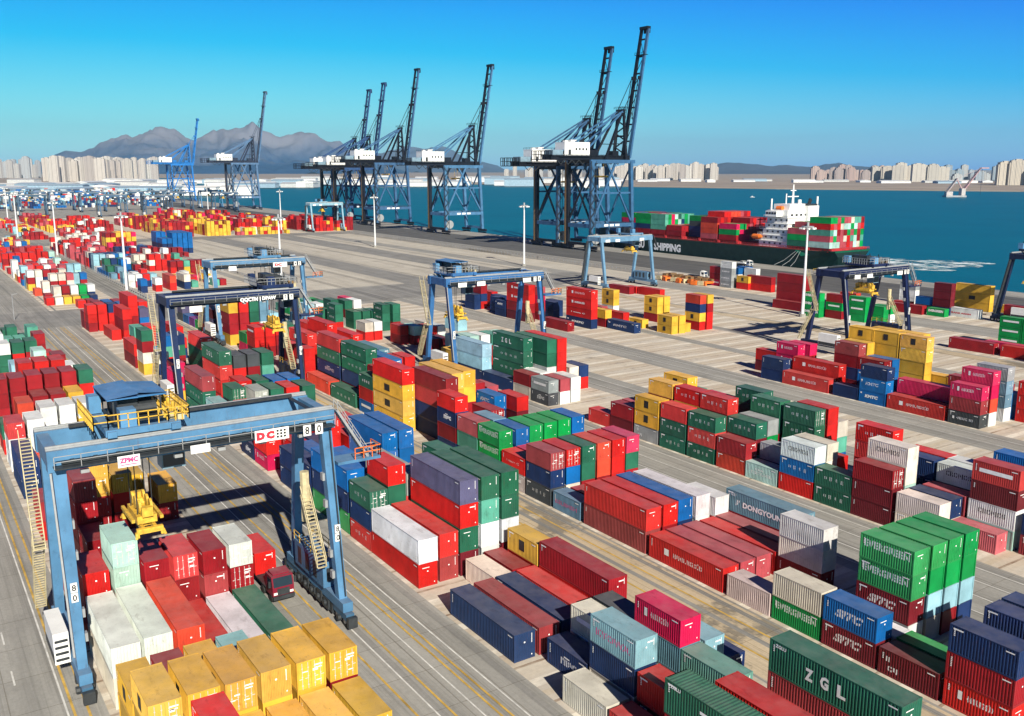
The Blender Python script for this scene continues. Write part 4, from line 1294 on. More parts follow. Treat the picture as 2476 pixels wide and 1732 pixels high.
# ---------------------------------------------------------------- ship-to-shore cranes
def sts(label, x, y0, sc=1.0, leg=(.055, .14, .27), boomc=(.03, .045, .07), dark=(.03, .05, .08), zb=50., ztop=121., house=True, gauge=31., half=11.):
    """origin at landside rail, +y over the water"""
    t = thing('ship_crane', label, 'ship crane', (x, y0, 0), 0, 'ship-to-shore cranes along the quay'); t.scale = (sc, sc, sc)
    G = gauge
    for s in (-1, 1):
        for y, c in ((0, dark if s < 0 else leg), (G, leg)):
            ty = y if y == 0 else y - 2.5
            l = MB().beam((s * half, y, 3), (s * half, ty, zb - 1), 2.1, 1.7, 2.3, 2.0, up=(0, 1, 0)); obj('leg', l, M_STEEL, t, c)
            bo = MB(); bo.b2(s*half - 5.5, s*half + 5.5, y - .6, y + .6, 1.3, 3.0)
            for k in range(8): bo.cyl((s*half - 5 + k * 1.43, y - .3, .5), (s*half - 5 + k * 1.43, y + .3, .5), .5, 8)
            obj('bogie', bo, M_STEEL, t, dark)
        # side frame
        obj('portal_beam', MB().b2(s*half - .8, s*half + .8, .8, G - .9, 13.5, 15.6), M_STEEL, t, leg)
        br = MB(); br.beam((s*half, .5, 16), (s*half, G * .55, zb - 2), 1.1, 1.1); br.beam((s*half, G - 1, 16), (s*half, G * .35, zb - 2), .9, .9); br.beam((s*half, .7, 33), (s*half, G - 2, 33), .9, 1.0)
        obj('brace', br, M_STEEL, t, leg)
        obj('upper_beam', MB().b2(s*half - .7, s*half + .7, -1.2, G + .5, zb - 2.2, zb - .2), M_STEEL, t, leg)
    for y, c in ((0, dark), (G, leg)):
        obj('portal_beam', MB().b2(-half + .8, half - .8, y - .75, y + .75, 13.2, 15.4), M_STEEL, t, leg if y == 0 else c)
        obj('sill_beam', MB().b2(-half + .8, half - .8, y - .6, y + .6, 3.1, 4.6), M_STEEL, t, c)
        obj('upper_beam', MB().b2(-half + .7, half - .7, y - (.7 if y == 0 else 3.2), y + (.7 if y == 0 else -1.8), zb - 2.1, zb - .3), M_STEEL, t, c)
        br = MB(); br.beam((-half, y, 16), (0, y - (0 if y == 0 else 1.5), 33), .85); br.beam((half, y, 16), (0, y - (0 if y == 0 else 1.5), 33), .85); br.beam((-half, y - (0 if y == 0 else 2), zb - 3), (0, y - (0 if y == 0 else 1.5), 33), .7); br.beam((half, y - (0 if y == 0 else 2), zb - 3), (0, y - (0 if y == 0 else 1.5), 33), .7)
        obj('brace', br, M_STEEL, t, c)
    # back girder
    for s in (-1, 1):
        gb = MB(); gb.b2(s * 3.2 - .8, s * 3.2 + .8, -24, G + 3, zb - .4, zb + 2.3)
        for k in range(14): gb.b2(s * 3.2 - .84, s * 3.2 + .84, -23 + k * 4, -22.7 + k * 4, zb - .45, zb + 2.35)
        obj('main_girder', gb, M_STEEL, t, dark)
        obj('handrail', MB().rail([(s * 4.9, -24, zb + 1.4), (s * 4.9, G + 2, zb + 1.4)], 1.2, 3.5, .12), M_STEEL, t, dark)
    cr = MB()
    for k in range(7): cr.b2(-2.6, 2.6, -23.5 + k * 9, -22.7 + k * 9, zb + .3, zb + 1.2)
    obj('cross_tie', cr, M_STEEL, t, dark)
    if house:
        h = obj('machinery_house', MB().b2(-4.6, 4.6, -14.6, 3.2, zb + 2.2, zb + 9.2), M_WPAINT, t)
        d = MB(); d.b2(4.6, 4.65, -12, -10.2, zb + 2.4, zb + 5.4)
        for k in range(4): d.b2(4.6, 4.65, -7 + k * 2.4, -5.8 + k * 2.4, zb + 5, zb + 6.3)
        d.b2(-4.0, 4.0, -14.65, -14.6, zb + 3, zb + 5); obj('window', d, M_DARK, h)
        rr = MB().b2(-4.7, 4.7, -14.7, 3.3, zb + 9.2, zb + 9.5); rr.box(0, -6, zb + 10.2, 3, 4, 1.4); rr.box(1.5, -12, zb + 10, 2, 2, 1); obj('roof', rr, M_WPAINT, h)
        obj('handrail', MB().rail([(-4.6, -14.6, zb + 9.5), (4.6, -14.6, zb + 9.5), (4.6, 3.2, zb + 9.5)], 1.1, 3, .1), M_DARK, h)
        obj('electrical_house', MB().b2(-4, 4, -22.5, -15.4, zb + 2.3, zb + 5.2), M_STEEL, t, (.2, .3, .38))
    obj('house_base', MB().b2(-5.0, 5.0, -18.4, 3.6, zb + 1.5, zb + 2.17), M_STEEL, t, dark)
    # A frame and stays
    ax, az = G - 1.5, zb + 27.5
    af = MB()
    for s in (-1, 1):
        af.beam((s * 5.5, G - 1.5, zb - .2), (s * 2.6, ax, az), 1.5, 1.7, 1.1, 1.2); af.beam((s * 5.5, G * .45, zb), (s * 2.5, ax - 1.2, az - .8), 1.1, 1.2)
        af.beam((s * 5, G - 1.5, zb + 9), (s * 4.3, G * .62, zb + 9), .4)
    af.b2(-3.6, 3.6, ax - .8, ax + .8, az, az + 1.4); af.b2(-4.2, 4.2, G - 2, G - 1, zb + 13, zb + 14)
    for k in range(6):
        z = zb + 3 + k * 4; s = 1 if k % 2 else -1
        af.beam((-s * 4.6, G - 1.5, z), (s * 4.0, G - 1.5, z + 4), .6)
    obj('a_frame', af, M_STEEL, t, dark)
    obj('platform', MB().rail([(-3.8, ax - 2, az + 1.4), (3.8, ax - 2, az + 1.4), (3.8, ax + 2, az + 1.4), (-3.8, ax + 2, az + 1.4)], 1.3, 1.6, .14), M_STEEL, t, dark)
    obj('stair', MB().stair((0, ax - 5, zb + 2), (0, ax - 1.2, az), .9), M_DARK, t)
    bs = MB()
    for s in (-1, 1): bs.beam((s * 2.6, ax, az + .5), (s * 3.2, -20, zb + 2.2), .7, .75); bs.beam((s * 2.6, ax, az + .5), (s * 3.2, -2, zb + 2.2), .8, .9)
    obj('back_stay', bs, M_STEEL, t, leg)
    # raised boom
    hy, hz = G + 3.2, zb + 1; a = rad(80.5); Lb = (ztop - hz) / math.sin(a); dy, dz = math.cos(a), math.sin(a)
    P = lambda k, off=0.: (hy + dy * k - dz * off, hz + dz * k + dy * off)
    for s in (-1, 1):
        b_ = MB(); y1, z1 = P(0); y2, z2 = P(Lb); b_.beam((s * 2.9, y1, z1), (s * 2.9, y2, z2), 1.2, 2.6, 1.0, 1.9)
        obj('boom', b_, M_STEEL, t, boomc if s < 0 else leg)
    tie = MB()
    for k in range(1, 8):
        y1, z1 = P(Lb * k / 7.6); tie.box(0, y1, z1, 5.0, .6, .9)
        if k < 7:
            y2, z2 = P(Lb * (k + 1) / 7.6); q = 1 if k % 2 else -1; tie.beam((-2.4 * q, y1, z1), (2.4 * q, y2, z2), .28)
    obj('cross_tie', tie, M_STEEL, t, boomc)
    fr = MB()
    for s in (-1, 1):
        for k in (.42, .45): pass
        ys, zs = P(Lb * .62, 1.2); fr.box(s * 2.9, ys, zs, 1.2, 1.6, 2.0); ye, ze = P(Lb * .99, -.6); 
        fr.beam((s * 2.6, ax, az + 1.2), (s * 2.9, ys - .8, zs), .3); ym, zm = P(Lb * .30, 2.4); y0_, z0_ = P(Lb * .6, 2.2); fr.beam((s * 2.9, ym, zm), (s * 2.9, y0_, z0_), .3)
    obj('forestay', fr, M_STEEL, t, dark)
    pf = MB(); y1, z1 = P(Lb * .80); pf.b2(-4.2, 4.2, y1 - 1.4, y1 + 1.6, z1, z1 + .3); pf.rail([(-4.2, y1 - 1.4, z1 + .3), (4.2, y1 - 1.4, z1 + .3)], 1.2, 2, .14)
    y1, z1 = P(Lb); pf.box(0, y1, z1 + .6, 7.0, 2.6, 1.6); pf.box(0, y1 + 1.6, z1 - 1, 5.0, .8, 2.4); obj('boom_tip', pf, M_STEEL, t, boomc)
    # cab, spreader, trolley, stairs tower, plates
    obj('operator_cab', MB().b2(-1.4, 1.4, G * .55, G * .55 + 3.4, zb - 4.0, zb - 1.2), M_DARK, t)
    tr = MB(); tr.b2(-3, 3, G * .45, G * .45 + 5, zb - 1.1, zb - .2)
    for s in (-1, 1): tr.cyl((s * 2, G * .5, zb - 1), (s * 2, G * .5, zb - 9), .1, 5)
    tr.b2(-6, 6, G * .5 - .9, G * .5 + .9, zb - 10.2, zb - 9.2); obj('spreader', tr, M_YEL, t)
    stt = MB()
    z = 4.5; k = 0
    while z < zb - 5:
        stt.stair((half + 1.5, 1.2 if k % 2 else -1.8, z), (half + 1.5, -1.8 if k % 2 else 1.2, z + 3.6), .9, side=(1, 0, 0)); stt.b2(half + .9, half + 2.1, -2.4, -1.6, z + 3.5, z + 3.65); z += 3.6; k += 1
    for yy in (-2.2, 1.6): stt.beam((half + 2.1, yy, 3), (half + 2.1, yy, zb - 1), .2)
    obj('stair_tower', stt, M_DARK, t)
    for k in range(3): obj('number_plate', MB().b2(half + .81, half + .86, 9 + k * 4.2, 12 + k * 4.2, 14.0, 15.2), M_WPAINT, t)
    obj('walkway', MB().rail([(half + 1.2, 0, 15.6), (half + 1.2, G, 15.6)], 1.1, 3, .1), M_DARK, t)
    # festoon loops, cable reel, lifts and boxes of gear on the frame
    fs = MB()
    for k in range(9):
        y = -20 + k * 5.2; fs.beam((4.6, y, zb - .3), (4.6, y + 2.6, zb - 2.8), .3); fs.beam((4.6, y + 2.6, zb - 2.8), (4.6, y + 5.2, zb - .3), .3)
    obj('festoon', fs, M_DARK, t)
    obj('lift_shaft', MB().b2(-half - 2.4, -half - .9, -1, 1, 3, zb), M_BRONZE, t)
    obj('cable_reel', MB().cyl((half + 1.0, 2.5, 7), (half + 1.6, 2.5, 7), 3.0, 18), M_GREYST, t)
    obj('gear_box', MB().b2(-3.2, 3.2, 4.5, 10, zb + 2.35, zb + 5.4), M_STEEL, t, dark); obj('gear_box', MB().b2(-2.4, 2.4, G - 9, G - 4.5, zb + 2.35, zb + 5.0), M_STEEL, t, dark)
    obj('maintenance_rig', MB().rail([(-4.4, -31, zb), (4.4, -31, zb), (4.4, -24, zb), (-4.4, -24, zb), (-4.4, -31, zb)], 4.5, 1.8, .28).b2(-4.4, 4.4, -31, -24, zb - .4, zb), M_STEEL, t, dark)
    return t
sts('tall navy quay crane with raised boom nearest to the moored ship', -434, 336, 1.0, (.045, .125, .25), (.010, .012, .016), (.010, .013, .02), zb=52, ztop=127)
sts('second navy quay crane with bent boom tip just behind the tallest one', -466, 336, 1.0, (.04, .10, .20), (.010, .012, .016), (.008, .011, .018), zb=48.5, ztop=119)
sts('single quay crane with raised boom and white house on light blue legs', -606, 338, 1.0, (.07, .18, .33), (.012, .014, .018), (.012, .017, .028), zb=49.5, ztop=121, half=11.5)
sts('quay crane with large white house, rightmost of the cluster of three', -722, 338, 1.0, (.05, .12, .24), (.012, .015, .02), (.008, .010, .018), zb=52, ztop=128, half=12.5)
sts('quay crane with thin blue boom, middle of the cluster of three', -782, 338, .96, (.03, .075, .19), (.022, .045, .12), (.008, .010, .018), zb=50, ztop=126, half=12.5)
sts('quay crane with thin blue boom, leftmost of the cluster of three', -812, 338, .96, (.03, .075, .19), (.022, .045, .12), (.008, .010, .018), zb=49, ztop=122, half=12.5)
sts('lone quay crane with tall slim dark boom in front of the mountains', -1096, 336, 1.0, (.09, .17, .30), (.05, .06, .09), (.03, .04, .07), zb=54, ztop=134, half=12)
sts('bright blue quay crane with blue boom, farthest left', -1425, 350, 1.0, (.02, .17, .50), (.02, .17, .50), (.02, .16, .46), zb=54, ztop=118, half=14)

# ---------------------------------------------------------------- container ship
def hull_mesh():
    mb = MB(); yc, hw = 382.3, 14.8
    secs = []
    # x, half width deck, half width waterline, deck z
    for x, hd, hw_, zd in ((-281, 13.4, 2.0, 8.6), (-284, 14.2, 7.0, 8.6), (-289, 14.6, 11.0, 8.3), (-298, 14.8, 14.0, 8.0), (-310, 14.8, 14.8, 7.8), (-400, 14.8, 14.8, 7.8), (-432, 14.4, 13.4, 8.4), (-450, 11, 8.4, 10.2), (-464, 6.0, 3.0, 11.6), (-474, .8, .2, 12.6)):
        secs.append([(x, yc - hd, zd), (x, yc - (hd * .75 + hw_ * .25), 3.2 + (2.4 if x > -292 else 0)), (x if x < -305 else x - 6, yc - hw_, -4.2), (x if x < -305 else x - 6, yc + hw_, -4.2), (x, yc + (hd * .75 + hw_ * .25), 3.2 + (2.4 if x > -292 else 0)), (x, yc + hd, zd)])
    for s_ in secs: mb.v += s_
    for i in range(len(secs) - 1):
        for k in range(5): mb.f.append((6*i + k, 6*i + k + 1, 6*i + 7 + k, 6*i + 6 + k))
        mb.f.append((6*i + 5, 6*i, 6*i + 6, 6*i + 11))
    mb.f.append((5, 4, 3, 2, 1, 0)); mb.f.append(tuple(6 * (len(secs) - 1) + k for k in range(6)))
    return mb
SHX = 0
ship = thing('container_ship', 'dark green container ship with white bridge moored at the quay', 'ship', (-360 + SHX, 382, -4))
SO = Vector((360, -382, 4))
def sobj(name, mb, mat, parent=None, color=None):
    par = parent or ship
    if par is ship: mb.v = [tuple(Vector(v) + SO) for v in mb.v]
    else: mb.v = [tuple(Vector(v) + SO) for v in mb.v]
    return obj(name, mb, mat, par, color)
hl = sobj('hull', hull_mesh(), M_STEEL, None, (.012, .030, .026))
ster = MB(); ster.quad((-280.6, 382.3 - 13.3, 8.5), (-280.6, 382.3 + 13.3, 8.5), (-284.6, 382.3 + 7, 1.4), (-284.6, 382.3 - 7, 1.4)); ster.quad((-280.9, 382.3 - 13.5, 8.5), (-285.5, 382.3 - 7.4, 1.4), (-299, 367.25, 5.2), (-303, 367.35, 8.0))
sobj('stern_panel', ster, M_STEEL, hl, (.012, .16, .09))
lt = MB(); put_text(lt, 'SHIPPING', (-404, 367.42, .8), (22, 0, 0), (0, 0, 4.4), .05); put_text(lt, 'GU', (-418.5, 367.42, 1.2), (6.2, 0, 0), (0, 0, 4.4), .05); sobj('lettering', lt, M_WHITE, hl)
dk = MB().b2(-440, -284, 368.2, 396.4, 8.0, 8.3); sobj('deck', dk, M_STEEL, hl, (.32, .03, .03))
lb = MB()
for x in (-283.5, -297, -342.5, -356, -370, -383.5, -397, -410, -423): lb.b2(x - .4, x + .9, 369, 395.5, 8.3, 9.4); lb.rail([(x, 369, 8.3), (x, 395, 8.3)], 1.3, 2.5, .16)
sobj('lashing_bridge', lb, M_STEEL, ship, (.45, .03, .035))
rl = MB().rail([(-440, 367.9, 8.1), (-284, 368.6, 8.2), (-281, 395, 8.6)], 1.2, 2.2, .12); sobj('handrail', rl, M_STEEL, ship, (.45, .04, .05))
su = MB()
for k in range(5): su.b2(-329 + k * .9, -311 - k * .3, 371 + k * .3, 394 - k * .3, 8.3 + k * 2.9, 11.0 + k * 2.9)
su.b2(-325, -312, 371.5, 393, 22.8, 26.6); su.b2(-322, -315, 366.8, 397.2, 23.4, 26.2); su.b2(-323, -313, 374, 391, 26.6, 29.4)
sup = sobj('superstructure', su, M_WPAINT)
wi = MB()
for k in range(5):
    for i in range(4): wi.b2(-326 + i * 3.4 + k * .6, -324.9 + i * 3.4 + k * .6, 370.9 + k * .3, 371.0 + k * .3, 9.5 + k * 2.9, 10.4 + k * 2.9)
for i in range(12): wi.b2(-322.1, -322.0, 368 + i * 2.4, 369.8 + i * 2.4, 24.6, 25.6)
for i in range(4): wi.b2(-321.5 + i * 1.7, -320.3 + i * 1.7, 366.7, 366.8, 24.6, 25.6)
for i in range(5): wi.b2(-311.95, -311.9, 374 + i * 3.4, 375.6 + i * 3.4, 23.6, 24.6)
sobj('window', wi, M_DARK, sup)
dd = MB()
for k in range(5): dd.b2(-330.6 + k * .9, -310.5 - k * .3, 370.2 + k * .3, 394.8 - k * .3, 11.0 + k * 2.9, 11.2 + k * 2.9); dd.rail([(-330.6 + k * .9, 370.2 + k * .3, 11.2 + k * 2.9), (-310.5 - k * .3, 370.2 + k * .3, 11.2 + k * 2.9)], 1.1, 2.2, .1)
sobj('side_deck', dd, M_WPAINT, sup)
fu = MB(); fu.b2(-316, -310.4, 385, 393, 11, 28.5); sobj('funnel', fu, M_WPAINT, ship); fc = MB(); fc.b2(-315.5, -311, 385.5, 392.5, 28.5, 29.4); fc.cyl((-313, 388, 29), (-312, 388, 32), .7, 8); fc.cyl((-314, 390, 29), (-313, 390, 31.4), .5, 8); sobj('funnel_top', fc, M_DARK, ship)
ms = MB(); ms.cyl((-318, 382, 29), (-318, 382, 39), .7, 8, .3); ms.beam((-318, 378, 33), (-318, 386, 33), .45); ms.beam((-318, 380, 36), (-318, 384, 36), .4); ms.cyl((-318, 377, 29), (-318, 377, 34.5), .3, 6); ms.cyl((-322, 371, 26.5), (-322, 371, 32), .4, 6); ms.cyl((-312.5, 394, 26.5), (-312.5, 394, 33), .5, 6); ms.cyl((-317, 386, 29), (-317, 386, 31.4), .9, 10); sobj('mast', ms, M_WPAINT, ship)
lf = MB(); lf.cyl((-331.5, 369.6, 12.9), (-327.5, 369.6, 12.9), 1.25, 10); lf.cyl((-333, 369.6, 12.9), (-331.5, 369.6, 12.9), .5, 10, 1.25); lf.cyl((-327.5, 369.6, 12.9), (-326, 369.6, 12.9), 1.25, 10, .5); sobj('lifeboat', lf, M_ORANGE, ship)
fb = MB(); fb.cyl((-320, 373, 27.4), (-316.5, 373, 27.4), 1.1, 10); sobj('lifeboat', fb, M_ORANGE, ship)
ml = MB()
for k in range(3):
    p = [(-302 + k * 1.2, 367.6, 7.6), (-307 + k * 3.5, 364.6, 2.6), (-310 + k * 5, 361.4, .4)]
    for a, b in zip(p[:-1], p[1:]): ml.beam(a, b, .16)
sobj('mooring_line', ml, M_GREYST, ship)

# ---------------------------------------------------------------- lighting masts
def mast(label, x, y, h):
    t = thing('lighting_mast', label, 'light mast', (x, y, 0), 0, 'white lighting masts in the yard')
    obj('pole', MB().cyl((0, 0, 0), (0, 0, h), .55, 10, .26), M_MAST, t); obj('base', MB().cyl((0, 0, 0), (0, 0, 1.0), 1.1, 12), M_LANE, t)
    hd = MB(); hd.cyl((0, 0, h - .9), (0, 0, h - .6), 1.9, 14); hd.cyl((0, 0, h - .6), (0, 0, h + .6), .4, 8); obj('lamp_ring', hd, M_GREYST, t)
    for k in range(8):
        a = k * math.pi / 4; obj('floodlight', MB().box(2.1 * math.cos(a), 2.1 * math.sin(a), h - 1.3, .75, .75, .5), M_WPAINT, t)
for a in (('white lighting mast above the pale yard at left, nearest the railway fence', -379, 74, 30), ('white lighting mast between the left container rows and the railway fence', -558, 75, 30), ('thin white lighting mast farthest left beside the railway', -722, 73.5, 30.5),
          ('white lighting mast on the pale yard before the cluster of three cranes', -520, 246, 31), ('white lighting mast with cross arm on the pale yard before the water', -377, 258, 30), ('tall white lighting mast beside the maroon stack in front of the ship', -194.6, 241.6, 29.5),
          ('white lighting mast rising over the navy crane girder', -330, 118, 30), ('white lighting mast among the red and yellow stacks far away', -699, 252, 31), ('white lighting mast far off behind the left yards', -1000, 95, 30), ('white lighting mast far off near the lone quay crane', -1010, 285, 31)): mast(*a)
t = thing('lamp_post', 'short thin grey lamp post at the left cross road', 'lamp post', (-328, 30, 0)); obj('pole', MB().cyl((0, 0, 0), (0, 0, 8), .12, 8, .07), M_GREYST, t); obj('lamp_head', MB().beam((0, 0, 8), (0, 1.5, 8.2), .2, .12), M_GREYST, t)

# fences
def fence(label, pts, h, step, solid):
    t = thing('fence', label, 'fence', (*pts[0], 0)); o = Vector((*pts[0], 0))
    for a, b in zip(pts[:-1], pts[1:]):
        A, B = Vector((*a, 0)) - o, Vector((*b, 0)) - o; n = max(1, int((B - A).length / step)); p = MB(); r = MB()
        for i in range(n + 1):
            c = A.lerp(B, i / n); p.box(c.x, c.y, h / 2, .25, .25, h)
        for k in (.35, .65, .95): r.beam(A + Vector((0, 0, h * k)), B + Vector((0, 0, h * k)), .12)
        if solid: r.beam(A + Vector((0, 0, h * .3)), B + Vector((0, 0, h * .3)), .2, h * .5)
        obj('post', p, M_GREYST, t); obj('rail', r, M_GREYST if not solid else M_PALE, t)
fence('low pale barrier with posts along the edge of the quay road', [(-240, 282.5), (-400, 282.5), (-640, 283)], 1.8, 3.2, True)
fence('dark rail fence beside the railway left of the masts', [(-348, 76.2), (-480, 76.2), (-640, 76.2)], 1.6, 4, False)
fence('pale low barrier across the end of the pale yard', [(-345, 130), (-420, 130), (-640, 131)], 1.0, 6, False)

# ---------------------------------------------------------------- vehicles
def truck(label, x, y, rz, cab, load=None, L=12.2, group='terminal trucks'):
    t = thing('truck', label, 'truck', (x, y, 0), rz, group)      # +x forward
    c = MB(); pr = [(2.1, .9), (2.1, 1.9), (1.8, 3.1), (-.1, 3.1), (-.1, .9)]; b = len(c.v)
    for yy in (-1.2, 1.2):
        for px_, pz in pr: c.v.append((px_, yy, pz))
    n = len(pr); c.f.append(tuple(range(n))[::-1]); c.f.append(tuple(range(n, 2 * n)))
    for i in range(n): c.f.append((i, (i + 1) % n, n + (i + 1) % n, n + i))
    cb = obj('cab', c, M_STEEL, t, cab)
    obj('windscreen', MB().quad((2.13, -1.05, 1.95), (2.13, 1.05, 1.95), (1.86, 1.05, 2.95), (1.86, -1.05, 2.95)), M_GLASS, cb)
    for s in (-1, 1):
        obj('window', MB().b2(.5, 1.75, s * 1.21 - .01, s * 1.21 + .01, 1.95, 2.8), M_GLASS, cb); obj('headlight', MB().b2(2.1, 2.16, s * .9 - .2, s * .9 + .2, 1.1, 1.35), M_WPAINT, cb)
    obj('roof_fairing', MB().beam((.2, 0, 3.2), (1.5, 0, 3.15), 2.0, .5, 1.8, .15), M_STEEL, cb, cab); obj('grille', MB().b2(2.1, 2.13, -.7, .7, 1.0, 1.75), M_DARK, cb)
    for s in (-1, 1): obj('mirror', MB().b2(1.75, 1.9, s * 1.45 - .12, s * 1.45 + .12, 2.0, 2.7), M_DARK, cb)
    obj('bumper', MB().b2(2.1, 2.3, -1.2, 1.2, .55, .95), M_DARK, cb)
    obj('chassis', MB().b2(-L - .6, .0, -.5, .5, .8, 1.15).b2(-L - .6, -.4, -1.2, 1.2, 1.15, 1.3), M_DARK, t)
    for xx in (1.2, -1.4, -L + 1.2, -L - .0):
        for s in (-1, 1): w = obj('wheel', MB().cyl((xx, s * .75, .5), (xx, s * 1.2, .5), .5, 12), M_RUBBER, t)
    return t
truck('dark red truck under the nearest crane waiting in the lane', -94.6, 31.6, 0, (.20, .012, .03))
o = link('shipping_container', MESH[L20, 0], None, None, PAL['r']); o.location = (-101.2, 31.6, 1.32); tag(o, 'red container riding on the dark red truck under the nearest crane', 'shipping container'); link('marking', MARK[L20, 1], None, o)
truck('white truck with yellow container parked in the left mid yard', -388, 108.5, .0, (.75, .75, .72))
o = link('shipping_container', MESH[L20, 0], None, None, PAL['y']); o.location = (-394, 108.5, 1.32); tag(o, 'yellow container riding on the white truck in the left mid yard', 'shipping container')
truck('small white truck driving on the dark quay road beside the ship', -312, 345, 0, (.75, .75, .75), L=6)
truck('white truck with red trailer beside the far red stacks', -640, 113.5, .1, (.7, .12, .12))
truck('orange and white truck near the scrap pile by the quay road', -290, 292, .2, (.75, .75, .72), L=6)
t = thing('pickup', 'white pickup standing on the quay apron behind the ship mooring lines', 'pickup', (-322, 352, 0)); obj('body', MB().b2(-2.4, 2.4, -.9, .9, .45, 1.1).b2(-.6, 1.2, -.85, .85, 1.1, 1.8), M_WPAINT, t)
obj('window', MB().b2(1.2, 1.23, -.75, .75, 1.2, 1.7).b2(-.5, 1.1, -.87, -.855, 1.2, 1.7), M_GLASS, t)
for x in (-1.5, 1.5):
    for s in (-1, 1): obj('wheel', MB().cyl((x, s * .7, .35), (x, s * .92, .35), .35, 10), M_RUBBER, t)
# heap of orange machinery by the quay road
for i in range(11):
    x, y = -296 + i * 2.6, 277 + 1.2 * math.sin(i * 2.1)
    t = thing('spreader', 'orange and rusty lifting spreader lying in the row by the quay road', 'spreader', (x, y, 0), .3 * math.sin(i * 5), 'spreaders stored by the quay road')
    obj('frame', MB().b2(-.9, .9, -4.5, 4.5, .9, 1.7).b2(-1.3, 1.3, -4.7, -4.0, .2, 1.9).b2(-1.3, 1.3, 4.0, 4.7, .2, 1.9), M_ORANGE if i % 3 else M_CREAM, t); obj('head_block', MB().b2(-1.1, 1.1, -1.4, 1.4, 1.7, 2.6 + .3 * (i % 2)), M_BRONZE, t)

# ---------------------------------------------------------------- floating crane, boats
t = thing('floating_crane', 'white twin-boom crane barge floating on the bay at right', 'floating crane', (-1000, 1648, -4), 1.0); t.scale = (.72, .72, .72)
obj('hull', MB().prism([(-26, -11), (26, -11), (30, 0), (26, 11), (-26, 11)], -.5, 4), M_STEEL, t, (.35, .36, .38))
obj('deckhouse', MB().b2(-24, -8, -7, 7, 4, 14).b2(14, 24, -8, 8, 4, 22), M_STEEL, t, (.50, .46, .45))
for s in (-1, 1): obj('boom', MB().beam((18, s * 6, 14), (62, s * 3, 74), 3.0, 3.0, 1.6, 1.6), M_STEEL, t, (.42, .25, .27)); obj('boom', MB().beam((-22, s * 6, 12), (2, s * 4, 46), 2.4), M_STEEL, t, (.40, .33, .34))
obj('strut', MB().beam((2, 0, 46), (18, 0, 20), 2.6).beam((2, 0, 46), (60, 0, 72), .6).beam((2, -4, 46), (2, 4, 46), 2).beam((60, -4, 73), (82, 0, 73), 3.2), M_STEEL, t, (.42, .28, .30))
obj('hoist_rope', MB().cyl((66, 0, 72), (66, 0, 4), .35, 5), M_DARK, t)
for lab, x, y, s in (('small white boat on the open water left of the ship bridge', -1195, 1324, .55),):
    t = thing('boat', lab, 'boat', (x, y, -4), .4); t.scale = (s, s, s)
    obj('hull', MB().prism([(-7, -2.4), (4, -2.4), (8, 0), (4, 2.4), (-7, 2.4)], -.4, 1.4), M_STEEL, t, (.75, .75, .75) if 'white' in lab else (.03, .05, .06)); cb = obj('cabin', MB().b2(-3, 2, -1.6, 1.6, 1.4, 4.2), M_WPAINT, t); obj('window', MB().b2(2.0, 2.04, -1.3, 1.3, 2.8, 3.8), M_DARK, cb); obj('mast', MB().cyl((-1, 0, 4.2), (-1, 0, 7.5), .15, 6), M_WPAINT, t)
HAZE = 3.4e-5
# ---------------------------------------------------------------- far city and hills
def tower_mat():
    m, n, b = newmat('apartment_facade')
    oi = N(n, 'ShaderNodeObjectInfo'); tc = N(n, 'ShaderNodeTexCoord'); sx = N(n, 'ShaderNodeSeparateXYZ'); n.links.new(tc.outputs['Object'], sx.inputs[0])
    def cell(src, p, w):
        d = N(n, 'ShaderNodeMath', operation='DIVIDE'); n.links.new(src, d.inputs[0]); d.inputs[1].default_value = p
        f = N(n, 'ShaderNodeMath', operation='FRACT'); n.links.new(d.outputs[0], f.inputs[0]); l = N(n, 'ShaderNodeMath', operation='LESS_THAN'); n.links.new(f.outputs[0], l.inputs[0]); l.inputs[1].default_value = w; return l.outputs[0]
    add = N(n, 'ShaderNodeMath', operation='ADD'); n.links.new(sx.outputs[0], add.inputs[0]); n.links.new(sx.outputs[1], add.inputs[1])
    a = cell(add.outputs[0], 4.2, .5); z = cell(sx.outputs[2], 3.1, .55)
    mu = N(n, 'ShaderNodeMath', operation='MULTIPLY'); n.links.new(a, mu.inputs[0]); n.links.new(z, mu.inputs[1])
    g = N(n, 'ShaderNodeNewGeometry'); s2 = N(n, 'ShaderNodeSeparateXYZ'); n.links.new(g.outputs['Normal'], s2.inputs[0])
    c2 = cell(add.outputs[0], 17, .12)
    f = mixc(n, mu.outputs[0], oi.outputs['Color'], (.10, .11, .13)); f = mixc(n, c2, f, (.16, .15, .15)); f = mixc(n, ramp(n, s2.outputs[2], .5, .6), f, (.40, .38, .36))
    n.links.new(f, b.inputs['Base Color']); b.inputs['Roughness'].default_value = .8
    return m
M_TOWER = tower_mat()
def tower(x, y, w, d, h, rz, c, lab, grp, steps=0, cat='apartment tower', rn=random):
    mb = MB(); mb.b2(-w/2, w/2, -d/2, d/2, 0, h); mb.b2(-w/5, w/5, -d/4, d/4, h, h + 4)
    if steps: mb.b2(-w/2 - 5, -w/2, -d/2 + 2, d/2 - 2, 0, h - 7); mb.b2(w/2, w/2 + 5, -d/2 + 2, d/2 - 2, 0, h - 5)
    for k in (-1, 1): mb.b2(k * w / 3 - 1.5, k * w / 3 + 1.5, -d / 3, d / 3, h, h + 2.2)
    o = obj('apartment_tower' if cat == 'apartment tower' else 'warehouse', mb, M_TOWER, None, c); o.location = (x, y, -2.5); o.rotation_euler = (0, 0, rz)
    tag(o, lab, cat, grp); return o
def pol(px, dist):    # far positions by bearing from the viewpoint, in photo pixels across
    a = YAW + math.atan((px - 1238) / 2250 / math.cos(PITCH * .9)); return dist * math.sin(a), dist * math.cos(a)
rn = random.Random(5)
